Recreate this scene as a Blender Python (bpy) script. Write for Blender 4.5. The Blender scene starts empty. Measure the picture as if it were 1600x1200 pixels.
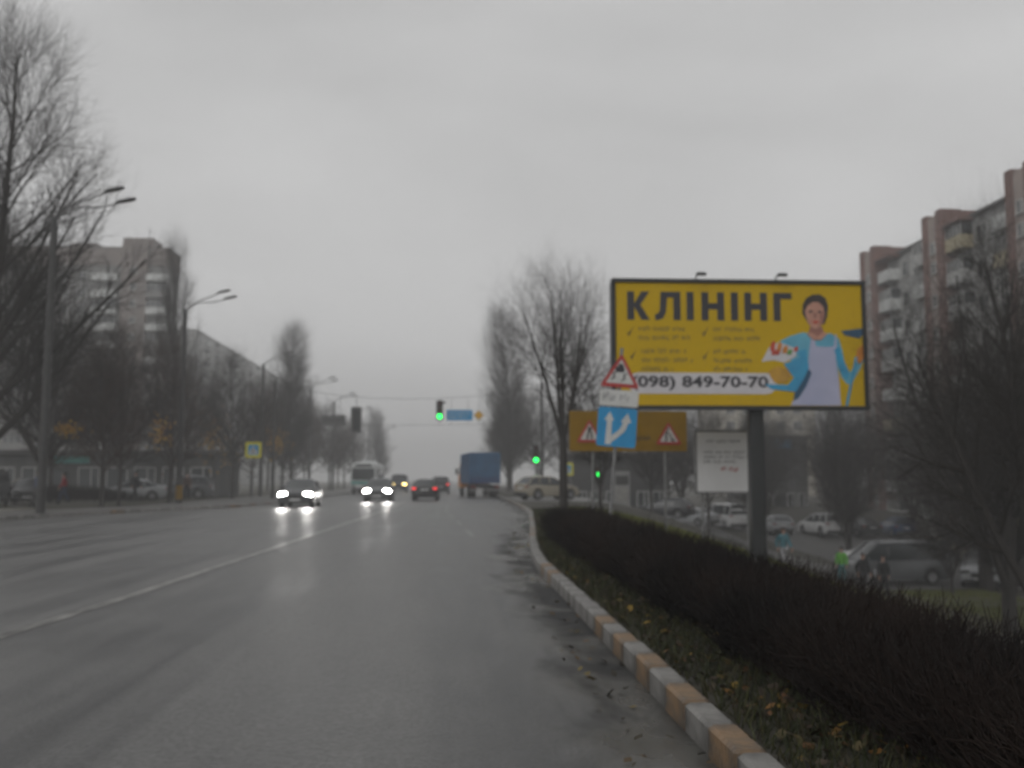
import bpy, math, random
import numpy as np
from mathutils import Vector, Matrix
R = math.radians
random.seed(7)
rng = np.random.default_rng(7)
sc = bpy.context.scene
col = sc.collection

# ------------------------------------------------------------------ camera
cam_d = bpy.data.cameras.new('camera')
cam_d.sensor_width = 36.0
cam_d.lens = 33.75
cam_d.clip_start = 0.1
cam_d.clip_end = 6000
cam = bpy.data.objects.new('camera', cam_d)
col.objects.link(cam)
cam.location = (0, 0, 1.4)
cam.rotation_euler = (R(90) + math.atan(0.1), 0, -math.atan(0.06))
cam_d.dof.use_dof = True
cam_d.dof.focus_distance = 2.0
cam_d.dof.aperture_fstop = 3.8
sc.camera = cam

# ------------------------------------------------------------------ sky and light
world = bpy.data.worlds.new('World')
sc.world = world
world.use_nodes = True
wn = world.node_tree
wn.nodes.clear()
SUN_EL, SUN_AZ = 34.0, 215.0
sky = wn.nodes.new('ShaderNodeTexSky')
sky.sky_type = 'NISHITA'
sky.sun_disc = False
sky.sun_elevation = R(SUN_EL)
sky.sun_rotation = R(SUN_AZ)
sky.air_density = 1.0
sky.dust_density = 6.0
hs = wn.nodes.new('ShaderNodeHueSaturation')
hs.inputs['Saturation'].default_value = 0.04
tc = wn.nodes.new('ShaderNodeTexCoord')
mp = wn.nodes.new('ShaderNodeMapping')
mp.inputs['Scale'].default_value = (1.0, 1.0, 2.6)
nz = wn.nodes.new('ShaderNodeTexNoise')
nz.inputs['Scale'].default_value = 1.7
nz.inputs['Detail'].default_value = 4.0
nz.inputs['Roughness'].default_value = 0.5
nz.inputs['Distortion'].default_value = 0.4
mr = wn.nodes.new('ShaderNodeMapRange')
mr.inputs['From Min'].default_value = 0.3
mr.inputs['From Max'].default_value = 0.7
mr.inputs['To Min'].default_value = 5.15
mr.inputs['To Max'].default_value = 6.75
cl = wn.nodes.new('ShaderNodeCombineColor')
mx = wn.nodes.new('ShaderNodeMix')
mx.data_type = 'RGBA'
mx.inputs['Factor'].default_value = 0.85       # closed cloud deck over the clear sky
bg = wn.nodes.new('ShaderNodeBackground')
bg.inputs['Strength'].default_value = 0.1
wo = wn.nodes.new('ShaderNodeOutputWorld')
L = wn.links.new
L(sky.outputs[0], hs.inputs['Color'])
L(tc.outputs['Generated'], mp.inputs[0]); L(mp.outputs[0], nz.inputs['Vector']); L(nz.outputs['Fac'], mr.inputs['Value'])
for k in range(3): L(mr.outputs[0], cl.inputs[k])
L(hs.outputs[0], mx.inputs['A']); L(cl.outputs[0], mx.inputs['B'])
L(mx.outputs['Result'], bg.inputs['Color']); L(bg.outputs[0], wo.inputs['Surface'])

sun_d = bpy.data.lights.new('sun', 'SUN')
sun_d.energy = 0.5
sun_d.angle = R(40)
sun_d.color = (1.0, 0.98, 0.95)
sun = bpy.data.objects.new('sun', sun_d)
col.objects.link(sun)
sun.rotation_euler = (R(90 - SUN_EL), 0, R(180 - SUN_AZ))
sun.location = (0, 0, 60)

sc.view_settings.view_transform = 'Standard'
sc.view_settings.look = 'None'
sc.view_settings.exposure = 0.0
sc.view_settings.gamma = 1.0
sc.view_settings.use_curve_mapping = False
sc.cycles.max_bounces = 4
sc.cycles.diffuse_bounces = 2
sc.cycles.glossy_bounces = 2
sc.cycles.transmission_bounces = 3
sc.cycles.volume_bounces = 1
sc.cycles.sample_clamp_indirect = 4.0
sc.cycles.use_adaptive_sampling = True
sc.cycles.adaptive_threshold = 0.03
sc.cycles.use_denoising = True
try:
    sc.cycles.denoiser = 'OPENIMAGEDENOISE'
except Exception:
    pass

# ------------------------------------------------------------------ materials
MATS = {}
def mat(name, c, rough=0.6, c2=None, scale=4.0, bump=0.0, metal=0.0, spec=0.5, emit=None, es=0.0, coords='Object', stretch=None, detail=4.0, lo=0.35, hi=0.65, rvar=0.12):
    m = bpy.data.materials.new(name)
    m.use_nodes = True
    nt = m.node_tree
    b = nt.nodes['Principled BSDF']
    b.inputs['Roughness'].default_value = rough
    b.inputs['Metallic'].default_value = metal
    b.inputs['Specular IOR Level'].default_value = spec
    if c2 is None:
        c2 = tuple(v * 0.78 for v in c)
    t = nt.nodes.new('ShaderNodeTexCoord')
    n = nt.nodes.new('ShaderNodeTexNoise')
    n.inputs['Scale'].default_value = scale
    n.inputs['Detail'].default_value = detail
    src = t.outputs[coords]
    if stretch:
        mpn = nt.nodes.new('ShaderNodeMapping')
        mpn.inputs['Scale'].default_value = stretch
        nt.links.new(src, mpn.inputs[0]); src = mpn.outputs[0]
    nt.links.new(src, n.inputs['Vector'])
    rmp = nt.nodes.new('ShaderNodeValToRGB')
    rmp.color_ramp.elements[0].position = lo
    rmp.color_ramp.elements[1].position = hi
    rmp.color_ramp.elements[0].color = (*c2, 1)
    rmp.color_ramp.elements[1].color = (*c, 1)
    nt.links.new(n.outputs['Fac'], rmp.inputs[0])
    nt.links.new(rmp.outputs[0], b.inputs['Base Color'])
    if rvar:
        rr = nt.nodes.new('ShaderNodeMapRange')
        rr.inputs['To Min'].default_value = max(0.02, rough - rvar)
        rr.inputs['To Max'].default_value = min(1.0, rough + rvar)
        nt.links.new(n.outputs['Fac'], rr.inputs['Value'])
        nt.links.new(rr.outputs[0], b.inputs['Roughness'])
    if bump:
        bn = nt.nodes.new('ShaderNodeBump')
        bn.inputs['Strength'].default_value = bump
        bn.inputs['Distance'].default_value = 0.02
        n2 = nt.nodes.new('ShaderNodeTexNoise')
        n2.inputs['Scale'].default_value = scale * 6
        n2.inputs['Detail'].default_value = 3
        nt.links.new(src, n2.inputs['Vector'])
        nt.links.new(n2.outputs['Fac'], bn.inputs['Height'])
        nt.links.new(bn.outputs[0], b.inputs['Normal'])
    if emit:
        b.inputs['Emission Color'].default_value = (*emit, 1)
        b.inputs['Emission Strength'].default_value = es
    MATS[name] = m
    return m

def attr_mat(name, rough=0.7, spec=0.3):
    """colour comes from the per-face colour attribute 'tint' (leaf and grass colours)"""
    m = bpy.data.materials.new(name); m.use_nodes = True
    nt = m.node_tree; b = nt.nodes['Principled BSDF']
    a = nt.nodes.new('ShaderNodeAttribute'); a.attribute_name = 'tint'
    nt.links.new(a.outputs['Color'], b.inputs['Base Color'])
    b.inputs['Roughness'].default_value = rough
    b.inputs['Specular IOR Level'].default_value = spec
    MATS[name] = m
    return m

M = MATS
mat('bark', (0.036, 0.031, 0.027), 0.8, (0.019, 0.016, 0.014), 6, 0.5, stretch=(1, 1, .25))
mat('twig', (0.034, 0.028, 0.024), 0.8, (0.020, 0.017, 0.015), 2, spec=.2)
mat('twig_brown', (0.060, 0.036, 0.026), 0.8, (0.030, 0.021, 0.017), 2, spec=.2)
mat('hedge_twig', (0.027, 0.0185, 0.0152), 0.8, (0.008, 0.0068, 0.0065), .9, spec=.2)
mat('concrete', (0.30, 0.29, 0.27), 0.6, (0.19, 0.185, 0.175), 3, 0.3)
mat('pole_concrete', (0.052, 0.051, 0.05), 0.6, (0.03, 0.029, 0.028), 5, 0.2)
mat('kerb_white', (0.215, 0.208, 0.196), 0.5, (0.055, 0.053, 0.05), 4.5, 0.5, detail=9, lo=.36, hi=.62)
mat('kerb_orange', (0.225, 0.14, 0.072), 0.5, (0.06, 0.055, 0.048), 4.5, 0.5, detail=9, lo=.38, hi=.64)
mat('kerb_grey', (0.22, 0.21, 0.20), 0.5, (0.13, 0.125, 0.12), 7, 0.3)
mat('pavement', (0.14, 0.135, 0.13), 0.45, (0.085, 0.083, 0.08), 1.2, 0.3)
mat('yard', (0.075, 0.073, 0.07), 0.55, (0.04, 0.039, 0.037), .8, 0.3)
mat('soil', (0.040, 0.036, 0.022), 0.85, (0.020, 0.017, 0.012), 1.5, 0.6)
mat('ground', (0.065, 0.062, 0.040), 0.85, (0.040, 0.036, 0.028), 0.25, 0.4)
mat('dark_metal', (0.020, 0.022, 0.023), 0.45, None, 5)
mat('grey_metal', (0.22, 0.22, 0.22), 0.45, (0.14, 0.14, 0.14), 5)
mat('lamp_metal', (0.12, 0.12, 0.12), 0.4, None, 4)
mat('black', (0.012, 0.012, 0.013), 0.5, None, 5)
mat('rubber', (0.018, 0.018, 0.018), 0.7, None, 8)
mat('rim', (0.30, 0.30, 0.31), 0.35, (0.2, 0.2, 0.2), 8, metal=0.6)
mat('glass_dark', (0.025, 0.03, 0.033), 0.08, None, 2, spec=0.6, rvar=0.03)
mat('window_glass', (0.05, 0.057, 0.062), 0.15, (0.03, 0.034, 0.038), 0.35, spec=0.6, rvar=0.05)
mat('window_frame', (0.55, 0.55, 0.53), 0.5, None, 2)
mat('yellow_print', (0.57, 0.37, 0.004), 0.7, (0.53, 0.35, 0.005), 0.8, rvar=0.05, spec=.15)
mat('ink', (0.028, 0.027, 0.035), 0.5, None, 3)
mat('ink_soft', (0.17, 0.13, 0.035), 0.55, (0.12, 0.095, 0.03), 3)
mat('print_white', (0.62, 0.60, 0.62), 0.45, (0.56, 0.54, 0.56), 2)
mat('print_skin', (0.52, 0.27, 0.19), 0.45, (0.44, 0.22, 0.16), 6)
mat('print_skin_shade', (0.36, 0.16, 0.12), 0.45, None, 6)
mat('print_hair', (0.030, 0.020, 0.020), 0.45, None, 6)
mat('print_blue', (0.13, 0.42, 0.55), 0.45, (0.09, 0.33, 0.47), 2)
mat('print_cyan', (0.04, 0.34, 0.56), 0.45, (0.03, 0.27, 0.48), 2)
mat('print_navy', (0.025, 0.09, 0.17), 0.45, None, 2)
mat('print_apron', (0.44, 0.45, 0.60), 0.45, (0.37, 0.39, 0.54), 1.5)
mat('print_red', (0.52, 0.06, 0.03), 0.45, None, 4)
mat('print_orange', (0.62, 0.22, 0.02), 0.45, None, 4)
mat('print_green', (0.10, 0.30, 0.06), 0.45, None, 4)
mat('print_glove', (0.55, 0.30, 0.03), 0.45, None, 4)
mat('sign_red', (0.42, 0.035, 0.03), 0.4, (0.34, 0.03, 0.028), 6)
mat('sign_white', (0.60, 0.60, 0.58), 0.4, (0.50, 0.50, 0.48), 3)
mat('sign_blue', (0.018, 0.27, 0.54), 0.4, (0.014, 0.235, 0.48), 3)
mat('sign_yellow', (0.27, 0.155, 0.006), 0.6, (0.22, 0.125, 0.005), 2, spec=.2)
mat('sign_lime', (0.68, 0.62, 0.015), 0.4, (0.58, 0.52, 0.012), 3)
mat('sign_amber', (0.66, 0.36, 0.02), 0.4, None, 3)
mat('sign_back', (0.13, 0.13, 0.13), 0.5, None, 3)
mat('notice_white', (0.72, 0.72, 0.72), 0.45, (0.64, 0.64, 0.64), 1.2)
mat('notice_text', (0.30, 0.30, 0.31), 0.5, None, 3)
mat('lamp_off_red', (0.06, 0.008, 0.006), 0.25, None, 3)
mat('lamp_off_amber', (0.07, 0.04, 0.006), 0.25, None, 3)
mat('lamp_off', (0.10, 0.10, 0.10), 0.15, None, 3)
mat('green_lamp', (0.02, 0.5, 0.08), 0.3, None, 3, emit=(0.02, 1.0, 0.12), es=4.5)
mat('head_lamp', (0.8, 0.8, 0.8), 0.2, None, 3, emit=(1.0, 0.97, 0.93), es=105)
mat('yellow_lamp', (0.8, 0.6, 0.2), 0.2, None, 3, emit=(1.0, 0.72, 0.22), es=10)
mat('tail_lamp', (0.5, 0.02, 0.02), 0.25, None, 3, emit=(1.0, 0.03, 0.03), es=1.6)
mat('tail_lamp_off', (0.20, 0.012, 0.012), 0.2, None, 3)
mat('indicator', (0.55, 0.20, 0.02), 0.25, None, 3)
mat('plate_white', (0.6, 0.6, 0.6), 0.4, None, 3)
mat('tarp_blue', (0.022, 0.105, 0.22), 0.5, (0.014, 0.07, 0.15), 1.5, 0.3)
mat('tarp_dark', (0.02, 0.055, 0.15), 0.5, None, 1.5)
mat('cab_orange', (0.60, 0.22, 0.03), 0.4, None, 2)
mat('bus_white', (0.55, 0.57, 0.56), 0.35, None, 1)
mat('bus_teal', (0.06, 0.30, 0.27), 0.35, None, 1)
mat('tower_wall', (0.17, 0.165, 0.16), 0.8, (0.12, 0.118, 0.115), 0.25, stretch=(1, 1, .3))
mat('tower_brown', (0.18, 0.145, 0.13), 0.8, (0.14, 0.115, 0.105), 0.3)
mat('balcony_white', (0.58, 0.59, 0.58), 0.7, (0.44, 0.45, 0.44), 0.8)
mat('balcony_ochre', (0.46, 0.40, 0.26), 0.7, (0.38, 0.33, 0.22), 0.8)
mat('slab_grey', (0.33, 0.33, 0.32), 0.8, (0.25, 0.25, 0.245), 0.2, stretch=(1, 1, .3))
mat('panel_grey', (0.42, 0.42, 0.41), 0.8, (0.30, 0.30, 0.295), 0.3, stretch=(1, 1, .3))
mat('brick_red', (0.195, 0.105, 0.088), 0.85, (0.135, 0.077, 0.066), 0.6, 0.3)
mat('brick_pale', (0.34, 0.28, 0.25), 0.85, (0.27, 0.22, 0.20), 0.6)
mat('beige_wall', (0.44, 0.40, 0.33), 0.8, (0.36, 0.33, 0.28), 0.3)
mat('roof_dark', (0.07, 0.068, 0.066), 0.8, None, 0.6)
mat('shop_dark', (0.045, 0.045, 0.045), 0.6, (0.03, 0.03, 0.03), 0.5)
mat('shop_pale', (0.095, 0.095, 0.093), 0.7, (0.04, 0.04, 0.04), 0.6, stretch=(1, 1, .3))
mat('shop_sign_blue', (0.03, 0.22, 0.40), 0.4, None, 1)
mat('cabinet', (0.26, 0.26, 0.255), 0.5, (0.20, 0.20, 0.195), 2)
mat('skin', (0.42, 0.26, 0.20), 0.6, None, 6)
mat('hair_dark', (0.020, 0.015, 0.012), 0.7, None, 20)
for nm, c in dict(cloth_black=(.012, .012, .014), cloth_charcoal=(.03, .03, .034), cloth_teal=(.07, .20, .24), cloth_pale=(.33, .33, .34), cloth_green=(.10, .36, .03), cloth_navy=(.02, .035, .09), cloth_red=(.36, .02, .025), cloth_jeans=(.05, .075, .13), cloth_brown=(.10, .06, .045), cloth_teal_dark=(.04, .13, .14)).items():
    mat(nm, c, 0.8, None, 10, 0.2)
for nm, c in dict(paint_black=(.012, .012, .014), paint_dark=(.03, .032, .036), paint_white=(.58, .58, .58), paint_silver=(.33, .34, .35), paint_grey=(.10, .105, .11), paint_blue=(.03, .06, .14), paint_red=(.22, .02, .02), paint_beige=(.30, .27, .21), paint_pale=(.45, .45, .44)).items():
    mat(nm, c, 0.25, tuple(v * .85 for v in c), 1.5, spec=0.6, rvar=0.05)
attr_mat('leaf')
attr_mat('grass', 0.75)

# wet asphalt: worn wheel tracks, wet patches, dirt along the right gutter
def asphalt():
    m = bpy.data.materials.new('wet_asphalt'); m.use_nodes = True
    nt = m.node_tree; b = nt.nodes['Principled BSDF']; N = nt.nodes.new; Lk = nt.links.new
    t = N('ShaderNodeTexCoord')
    def noise(scale, st, det=4, dist=0.0):
        mp_ = N('ShaderNodeMapping'); mp_.inputs['Scale'].default_value = st
        Lk(t.outputs['Object'], mp_.inputs[0])
        n = N('ShaderNodeTexNoise'); n.inputs['Scale'].default_value = scale; n.inputs['Detail'].default_value = det; n.inputs['Distortion'].default_value = dist
        Lk(mp_.outputs[0], n.inputs['Vector']); return n.outputs['Fac']
    def mrange(v, a, b_, c, d):
        q = N('ShaderNodeMapRange'); q.inputs['From Min'].default_value = a; q.inputs['From Max'].default_value = b_
        q.inputs['To Min'].default_value = c; q.inputs['To Max'].default_value = d; Lk(v, q.inputs['Value']); return q.outputs[0]
    def math_(op, a, b_):
        q = N('ShaderNodeMath'); q.operation = op
        for i, v in enumerate((a, b_)):
            if isinstance(v, (int, float)): q.inputs[i].default_value = v
            else: Lk(v, q.inputs[i])
        return q.outputs[0]
    tracks = noise(1.0, (1.5, 0.035, 1), 5, 0.3)        # long streaks along the road
    blotch = noise(0.35, (1, 0.45, 1), 5, 0.6)           # large wet blotches
    patch = noise(1.3, (1, 0.5, 1), 5, 0.4)
    grit = noise(38, (1, 1, 1), 6)
    fine = noise(420, (1, 1, 1), 2)
    e = N('ShaderNodeAttribute'); e.attribute_name = 'edge'   # metres from the right kerb
    edge = math_('ADD', e.outputs['Fac'], mrange(noise(1.2, (1, .6, 1), 6, 0.8), .25, .75, -.38, .38))
    dirt = mrange(edge, 0.30, 0.72, 1.0, 0.0)
    mix1 = math_('MULTIPLY', mrange(tracks, .36, .64, 0.0, 1.0), 0.42)
    streak = noise(1.0, (5.5, 0.10, 1), 6, 0.5)
    mix2 = math_('ADD', math_('ADD', mix1, math_('MULTIPLY', mrange(blotch, .36, .64, 0, 1), 0.28)), math_('MULTIPLY', math_('ADD', mrange(streak, .35, .65, 0, .6), mrange(patch, .38, .62, 0, .7)), 0.34))
    ramp = N('ShaderNodeValToRGB')
    ramp.color_ramp.elements[0].color = (0.060, 0.060, 0.061, 1); ramp.color_ramp.elements[1].color = (0.150, 0.148, 0.145, 1)
    ramp.color_ramp.elements[0].position = .2; ramp.color_ramp.elements[1].position = .85
    Lk(mix2, ramp.inputs[0])
    gm = N('ShaderNodeMix'); gm.data_type = 'RGBA'; gm.blend_type = 'MULTIPLY'; gm.inputs['Factor'].default_value = 1
    gr = N('ShaderNodeValToRGB'); gr.color_ramp.elements[0].color = (.30, .30, .30, 1); gr.color_ramp.elements[1].color = (1.7, 1.7, 1.7, 1)
    Lk(grit, gr.inputs[0]); Lk(ramp.outputs[0], gm.inputs['A']); Lk(gr.outputs[0], gm.inputs['B'])
    dm = N('ShaderNodeMix'); dm.data_type = 'RGBA'
    dr = N('ShaderNodeValToRGB'); dr.color_ramp.elements[0].color = (.008, .008, .008, 1); dr.color_ramp.elements[1].color = (.060, .057, .048, 1)
    dr.color_ramp.elements[0].position = .4; dr.color_ramp.elements[1].position = .62
    Lk(patch, dr.inputs[0]); Lk(dirt, dm.inputs['Factor']); Lk(gm.outputs['Result'], dm.inputs['A']); Lk(dr.outputs[0], dm.inputs['B'])
    Lk(dm.outputs['Result'], b.inputs['Base Color'])
    rg = math_('ADD', mrange(mix2, .2, .8, 0.36, 0.52), math_('MULTIPLY', dirt, mrange(patch, .42, .6, .25, -.30)))
    Lk(rg, b.inputs['Roughness'])
    b.inputs['IOR'].default_value = 1.5
    bn = N('ShaderNodeBump'); bn.inputs['Strength'].default_value = .45; bn.inputs['Distance'].default_value = .014
    hsum = math_('ADD', math_('MULTIPLY', fine, .4), math_('ADD', grit, math_('MULTIPLY', patch, 2.5)))
    Lk(hsum, bn.inputs['Height']); Lk(bn.outputs[0], b.inputs['Normal'])
    MATS['wet_asphalt'] = m
asphalt()
def marking_paint():
    m = bpy.data.materials.new('worn_paint'); m.use_nodes = True
    nt = m.node_tree; b = nt.nodes['Principled BSDF']; N = nt.nodes.new; Lk = nt.links.new
    t = N('ShaderNodeTexCoord'); n = N('ShaderNodeTexNoise'); n.inputs['Scale'].default_value = 5; n.inputs['Detail'].default_value = 8; n.inputs['Roughness'].default_value = .7
    mp_ = N('ShaderNodeMapping'); mp_.inputs['Scale'].default_value = (2.5, .5, 1); Lk(t.outputs['Object'], mp_.inputs[0]); Lk(mp_.outputs[0], n.inputs['Vector'])
    r = N('ShaderNodeValToRGB'); r.color_ramp.elements[0].position = .34; r.color_ramp.elements[1].position = .68
    r.color_ramp.elements[0].color = (.05, .05, .05, 1); r.color_ramp.elements[1].color = (.40, .39, .37, 1)
    Lk(n.outputs['Fac'], r.inputs[0]); Lk(r.outputs[0], b.inputs['Base Color'])
    b.inputs['Roughness'].default_value = .38
    MATS['worn_paint'] = m
marking_paint()

# ------------------------------------------------------------------ mesh helpers
def frame(d):
    d = np.asarray(d, float); d = d / (np.linalg.norm(d) + 1e-12)
    a = np.array([0, 0, 1.0]) if abs(d[2]) < .9 else np.array([1.0, 0, 0])
    u = np.cross(d, a); u /= np.linalg.norm(u)
    return u, np.cross(d, u)

class MB:
    def __init__(self): self.v = []; self.f = []
    def add(self, vs, fs):
        o = len(self.v); self.v += [tuple(map(float, p)) for p in vs]; self.f += [tuple(i + o for i in f) for f in fs]; return self
    def box(self, c, s, rz=0.0, ch=0.0):
        """box centred at c, size s; ch chamfers the upright and top edges"""
        x, y, z = [k / 2 for k in s]
        if ch <= 0:
            P = [(sx * x, sy * y, sz * z) for sz in (-1, 1) for sx, sy in ((-1, -1), (1, -1), (1, 1), (-1, 1))]
            F = [(3, 2, 1, 0), (4, 5, 6, 7), (0, 1, 5, 4), (1, 2, 6, 5), (2, 3, 7, 6), (3, 0, 4, 7)]
        else:
            def ring(a, b, zz):
                return [(-a + ch, -b, zz), (a - ch, -b, zz), (a, -b + ch, zz), (a, b - ch, zz), (a - ch, b, zz), (-a + ch, b, zz), (-a, b - ch, zz), (-a, -b + ch, zz)]
            P = ring(x, y, -z) + ring(x, y, z - ch) + ring(x - ch, y - ch, z)
            F = [tuple(range(7, -1, -1)), tuple(range(16, 24))]
            for k in (0, 8):
                F += [(k + i, k + (i + 1) % 8, k + 8 + (i + 1) % 8, k + 8 + i) for i in range(8)]
        ca, sa = math.cos(rz), math.sin(rz)
        return self.add([(c[0] + px * ca - py * sa, c[1] + px * sa + py * ca, c[2] + pz) for px, py, pz in P], F)
    def tube(self, p0, p1, r0, r1=None, n=8, cap=True):
        r1 = r0 if r1 is None else r1
        p0 = np.array(p0, float); p1 = np.array(p1, float); u, w = frame(p1 - p0)
        vs = []
        for p, r in ((p0, r0), (p1, r1)):
            for k in range(n):
                a = 2 * math.pi * k / n; vs.append(p + r * (math.cos(a) * u + math.sin(a) * w))
        fs = [(k, (k + 1) % n, n + (k + 1) % n, n + k) for k in range(n)]
        if cap: fs += [tuple(range(n - 1, -1, -1)), tuple(range(n, 2 * n))]
        return self.add(vs, fs)
    def path(self, pts, rad, n=8):
        for i in range(len(pts) - 1):
            ra = rad[i] if hasattr(rad, '__len__') else rad; rb = rad[i + 1] if hasattr(rad, '__len__') else rad
            self.tube(pts[i], pts[i + 1], ra, rb, n)
        return self
    def loft(self, rings, cap=True):
        n = len(rings[0]); vs = [p for r in rings for p in r]; fs = []
        for i in range(len(rings) - 1):
            fs += [(i * n + k, i * n + (k + 1) % n, (i + 1) * n + (k + 1) % n, (i + 1) * n + k) for k in range(n)]
        if cap: fs += [tuple(range(n - 1, -1, -1)), tuple((len(rings) - 1) * n + k for k in range(n))]
        return self.add(vs, fs)
    def ball(self, c, r, n=10, m=6):
        r = (r, r, r) if not hasattr(r, '__len__') else r
        rings = []
        for j in range(m + 1):
            th = math.pi * (j + .02) / (m + .04)
            rings.append([(c[0] + r[0] * math.sin(th) * math.cos(2 * math.pi * k / n), c[1] + r[1] * math.sin(th) * math.sin(2 * math.pi * k / n), c[2] - r[2] * math.cos(th)) for k in range(n)])
        return self.loft(rings)
    def plate(self, pts, y0, y1):
        """polygon given in (x, z), extruded from y0 (front) to y1"""
        n = len(pts); a = sum(pts[i][0] * pts[(i + 1) % n][1] - pts[(i + 1) % n][0] * pts[i][1] for i in range(n))
        if a < 0: pts = pts[::-1]
        vs = [(x, y0, z) for x, z in pts] + [(x, y1, z) for x, z in pts]
        fs = [tuple(range(n)), tuple(range(2 * n - 1, n - 1, -1))] + [(i + n, (i + 1) % n + n, (i + 1) % n, i) for i in range(n)]
        return self.add(vs, fs)
    def disc(self, c, r, depth, n=14):
        """disc facing -y"""
        return self.plate([(c[0] + r * math.cos(2 * math.pi * k / n), c[2] + r * math.sin(2 * math.pi * k / n)) for k in range(n)], c[1], c[1] + depth)
    def wheel(self, c, r, w, n=20):
        """lathe about the x axis"""
        prof = [(-w / 2, r * .62), (-w / 2, r * .93), (-w / 2 + .03, r), (w / 2 - .03, r), (w / 2, r * .93), (w / 2, r * .62)]
        rings = [[(c[0] + px, c[1] + pr * math.cos(2 * math.pi * k / n), c[2] + pr * math.sin(2 * math.pi * k / n)) for k in range(n)] for px, pr in prof]
        return self.loft(rings)
    def mesh(self, name, m, smooth=False):
        me = bpy.data.meshes.new(name); me.from_pydata(self.v, [], self.f)
        if smooth:
            me.polygons.foreach_set('use_smooth', [True] * len(me.polygons))
            try: me.set_sharp_from_angle(angle=R(40))
            except Exception: pass
        me.materials.append(M[m] if isinstance(m, str) else m); me.update(); return me
    def build(self, name, m, parent=None, smooth=False):
        return link(name, self.mesh(name, m, smooth), parent)

def link(name, data, parent=None, loc=None, rz=None):
    o = bpy.data.objects.new(name, data); col.objects.link(o)
    if parent is not None: o.parent = parent
    if loc is not None: o.location = loc
    if rz is not None: o.rotation_euler.z = rz
    return o
def tag(o, label=None, cat=None, group=None, kind=None):
    if label: o['label'] = label
    if cat: o['category'] = cat
    if group: o['group'] = group
    if kind: o['kind'] = kind
    return o
def thing(name, label, cat, loc=(0, 0, 0), rz=0.0, group=None):
    return tag(link(name, None, None, loc, rz), label, cat, group)
def copy_tree(o, parent=None):
    c = o.copy(); col.objects.link(c); c.parent = parent
    for ch in o.children: copy_tree(ch, c)
    return c
def repaint(o, part, m):
    for ch in o.children:
        if ch.name.split('.')[0] == part:
            ch.material_slots[0].link = 'OBJECT'; ch.material_slots[0].material = M[m]
def text_mesh(name, body, m, width, x0, zc, y, bold=0.0, height=None, parent=None, depth=0.006):
    cu = bpy.data.curves.new(name, 'FONT'); cu.body = body; cu.size = 1.0; cu.offset = bold; cu.extrude = 0.0; cu.resolution_u = 3
    t = bpy.data.objects.new(name, cu); col.objects.link(t)
    me = bpy.data.meshes.new_from_object(t.evaluated_get(bpy.context.evaluated_depsgraph_get()))
    bpy.data.objects.remove(t); bpy.data.curves.remove(cu)
    co = np.zeros(len(me.vertices) * 3); me.vertices.foreach_get('co', co); co = co.reshape(-1, 3)
    mn, mxx = co.min(0), co.max(0)
    h = height or (mxx[1] - mn[1]) * width / (mxx[0] - mn[0])
    x = x0 + (co[:, 0] - mn[0]) / (mxx[0] - mn[0]) * width
    z = zc + ((co[:, 1] - mn[1]) / (mxx[1] - mn[1]) - .5) * h
    me.vertices.foreach_set('co', np.stack([x, np.full(len(x), y), z], 1).ravel())
    me.name = name; me.materials.clear(); me.materials.append(M[m]); me.update()
    return link(name, me, parent)
def scribble(mb, x0, x1, z, h, y, seed, slant=.25):
    """a line of print too small to read: word-length rows of short strokes"""
    r = random.Random(seed); x = x0
    while x < x1 - h * .4:
        wl = min(r.uniform(2.5, 7.5) * h * .55, x1 - x); e = x + wl
        while x < e - h * .3:
            w = h * r.uniform(.30, .5); s = slant * h
            zz = z + h * r.choice((0, 0, 0, .18, -.12)); hh = h * r.uniform(.7, 1.0)
            mb.plate([(x, zz - hh / 2), (x + w * .45, zz - hh / 2), (x + w * .45 + s, zz + hh / 2), (x + s, zz + hh / 2)], y - .003, y)
            if r.random() < .7:
                q = r.uniform(-.4, .4) * h
                mb.plate([(x, zz + q - h * .1), (x + w, zz + q - h * .1), (x + w + s * .2, zz + q + h * .1), (x + s * .2, zz + q + h * .1)], y - .0035, y - .0005)
            x += w * 1.25
        x += h * .55
    return mb

def sstep(a, b, x):
    t = min(1, max(0, (x - a) / (b - a))); return t * t * (3 - 2 * t)

# ------------------------------------------------------------------ terrain, road, kerbs
RK = [(-12, 1.30), (15, 1.30), (17.5, 1.40), (22, 1.72), (27, 2.12), (40, 3.10), (54, 3.45), (70, 3.55), (1400, 3.55)]
LK = [(-12, -17.2), (20, -16.7), (33.7, -15.5), (37.7, -14.9), (41.8, -13.9), (46, -12.4), (50, -11.0), (55, -10.55), (62, -10.5), (1400, -10.5)]
def xr(y): return float(np.interp(y, [p[0] for p in RK], [p[1] for p in RK]))
def xl(y): return float(np.interp(y, [p[0] for p in LK], [p[1] for p in LK]))
def terr(x, y):
    """ground height right of the road: a bank falling to a lower yard"""
    k = 1 - .62 * sstep(58, 105, y)
    s = xr(y) + 1.7 + 3.2 * sstep(40, 62, y)
    return .13 - 3.75 * k * sstep(s, s + 14.5, x)
YS = list(np.concatenate([np.arange(-12, 60, 1.0), np.arange(60, 130, 3.0), np.arange(130, 420, 15.0), [450, 600, 900, 1400]]))

def grid_mesh(name, rows, m, attr=None):
    n = len(rows[0]); vs = [p for r in rows for p in r]
    fs = [(i * n + k, i * n + k + 1, (i + 1) * n + k + 1, (i + 1) * n + k) for i in range(len(rows) - 1) for k in range(n - 1)]
    me = bpy.data.meshes.new(name); me.from_pydata(vs, [], fs)
    me.polygons.foreach_set('use_smooth', [True] * len(fs)); me.materials.append(M[m])
    if attr is not None:
        a = me.attributes.new('edge', 'FLOAT', 'POINT'); a.data.foreach_set('value', attr)
    me.update(); return link(name, me)

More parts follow.
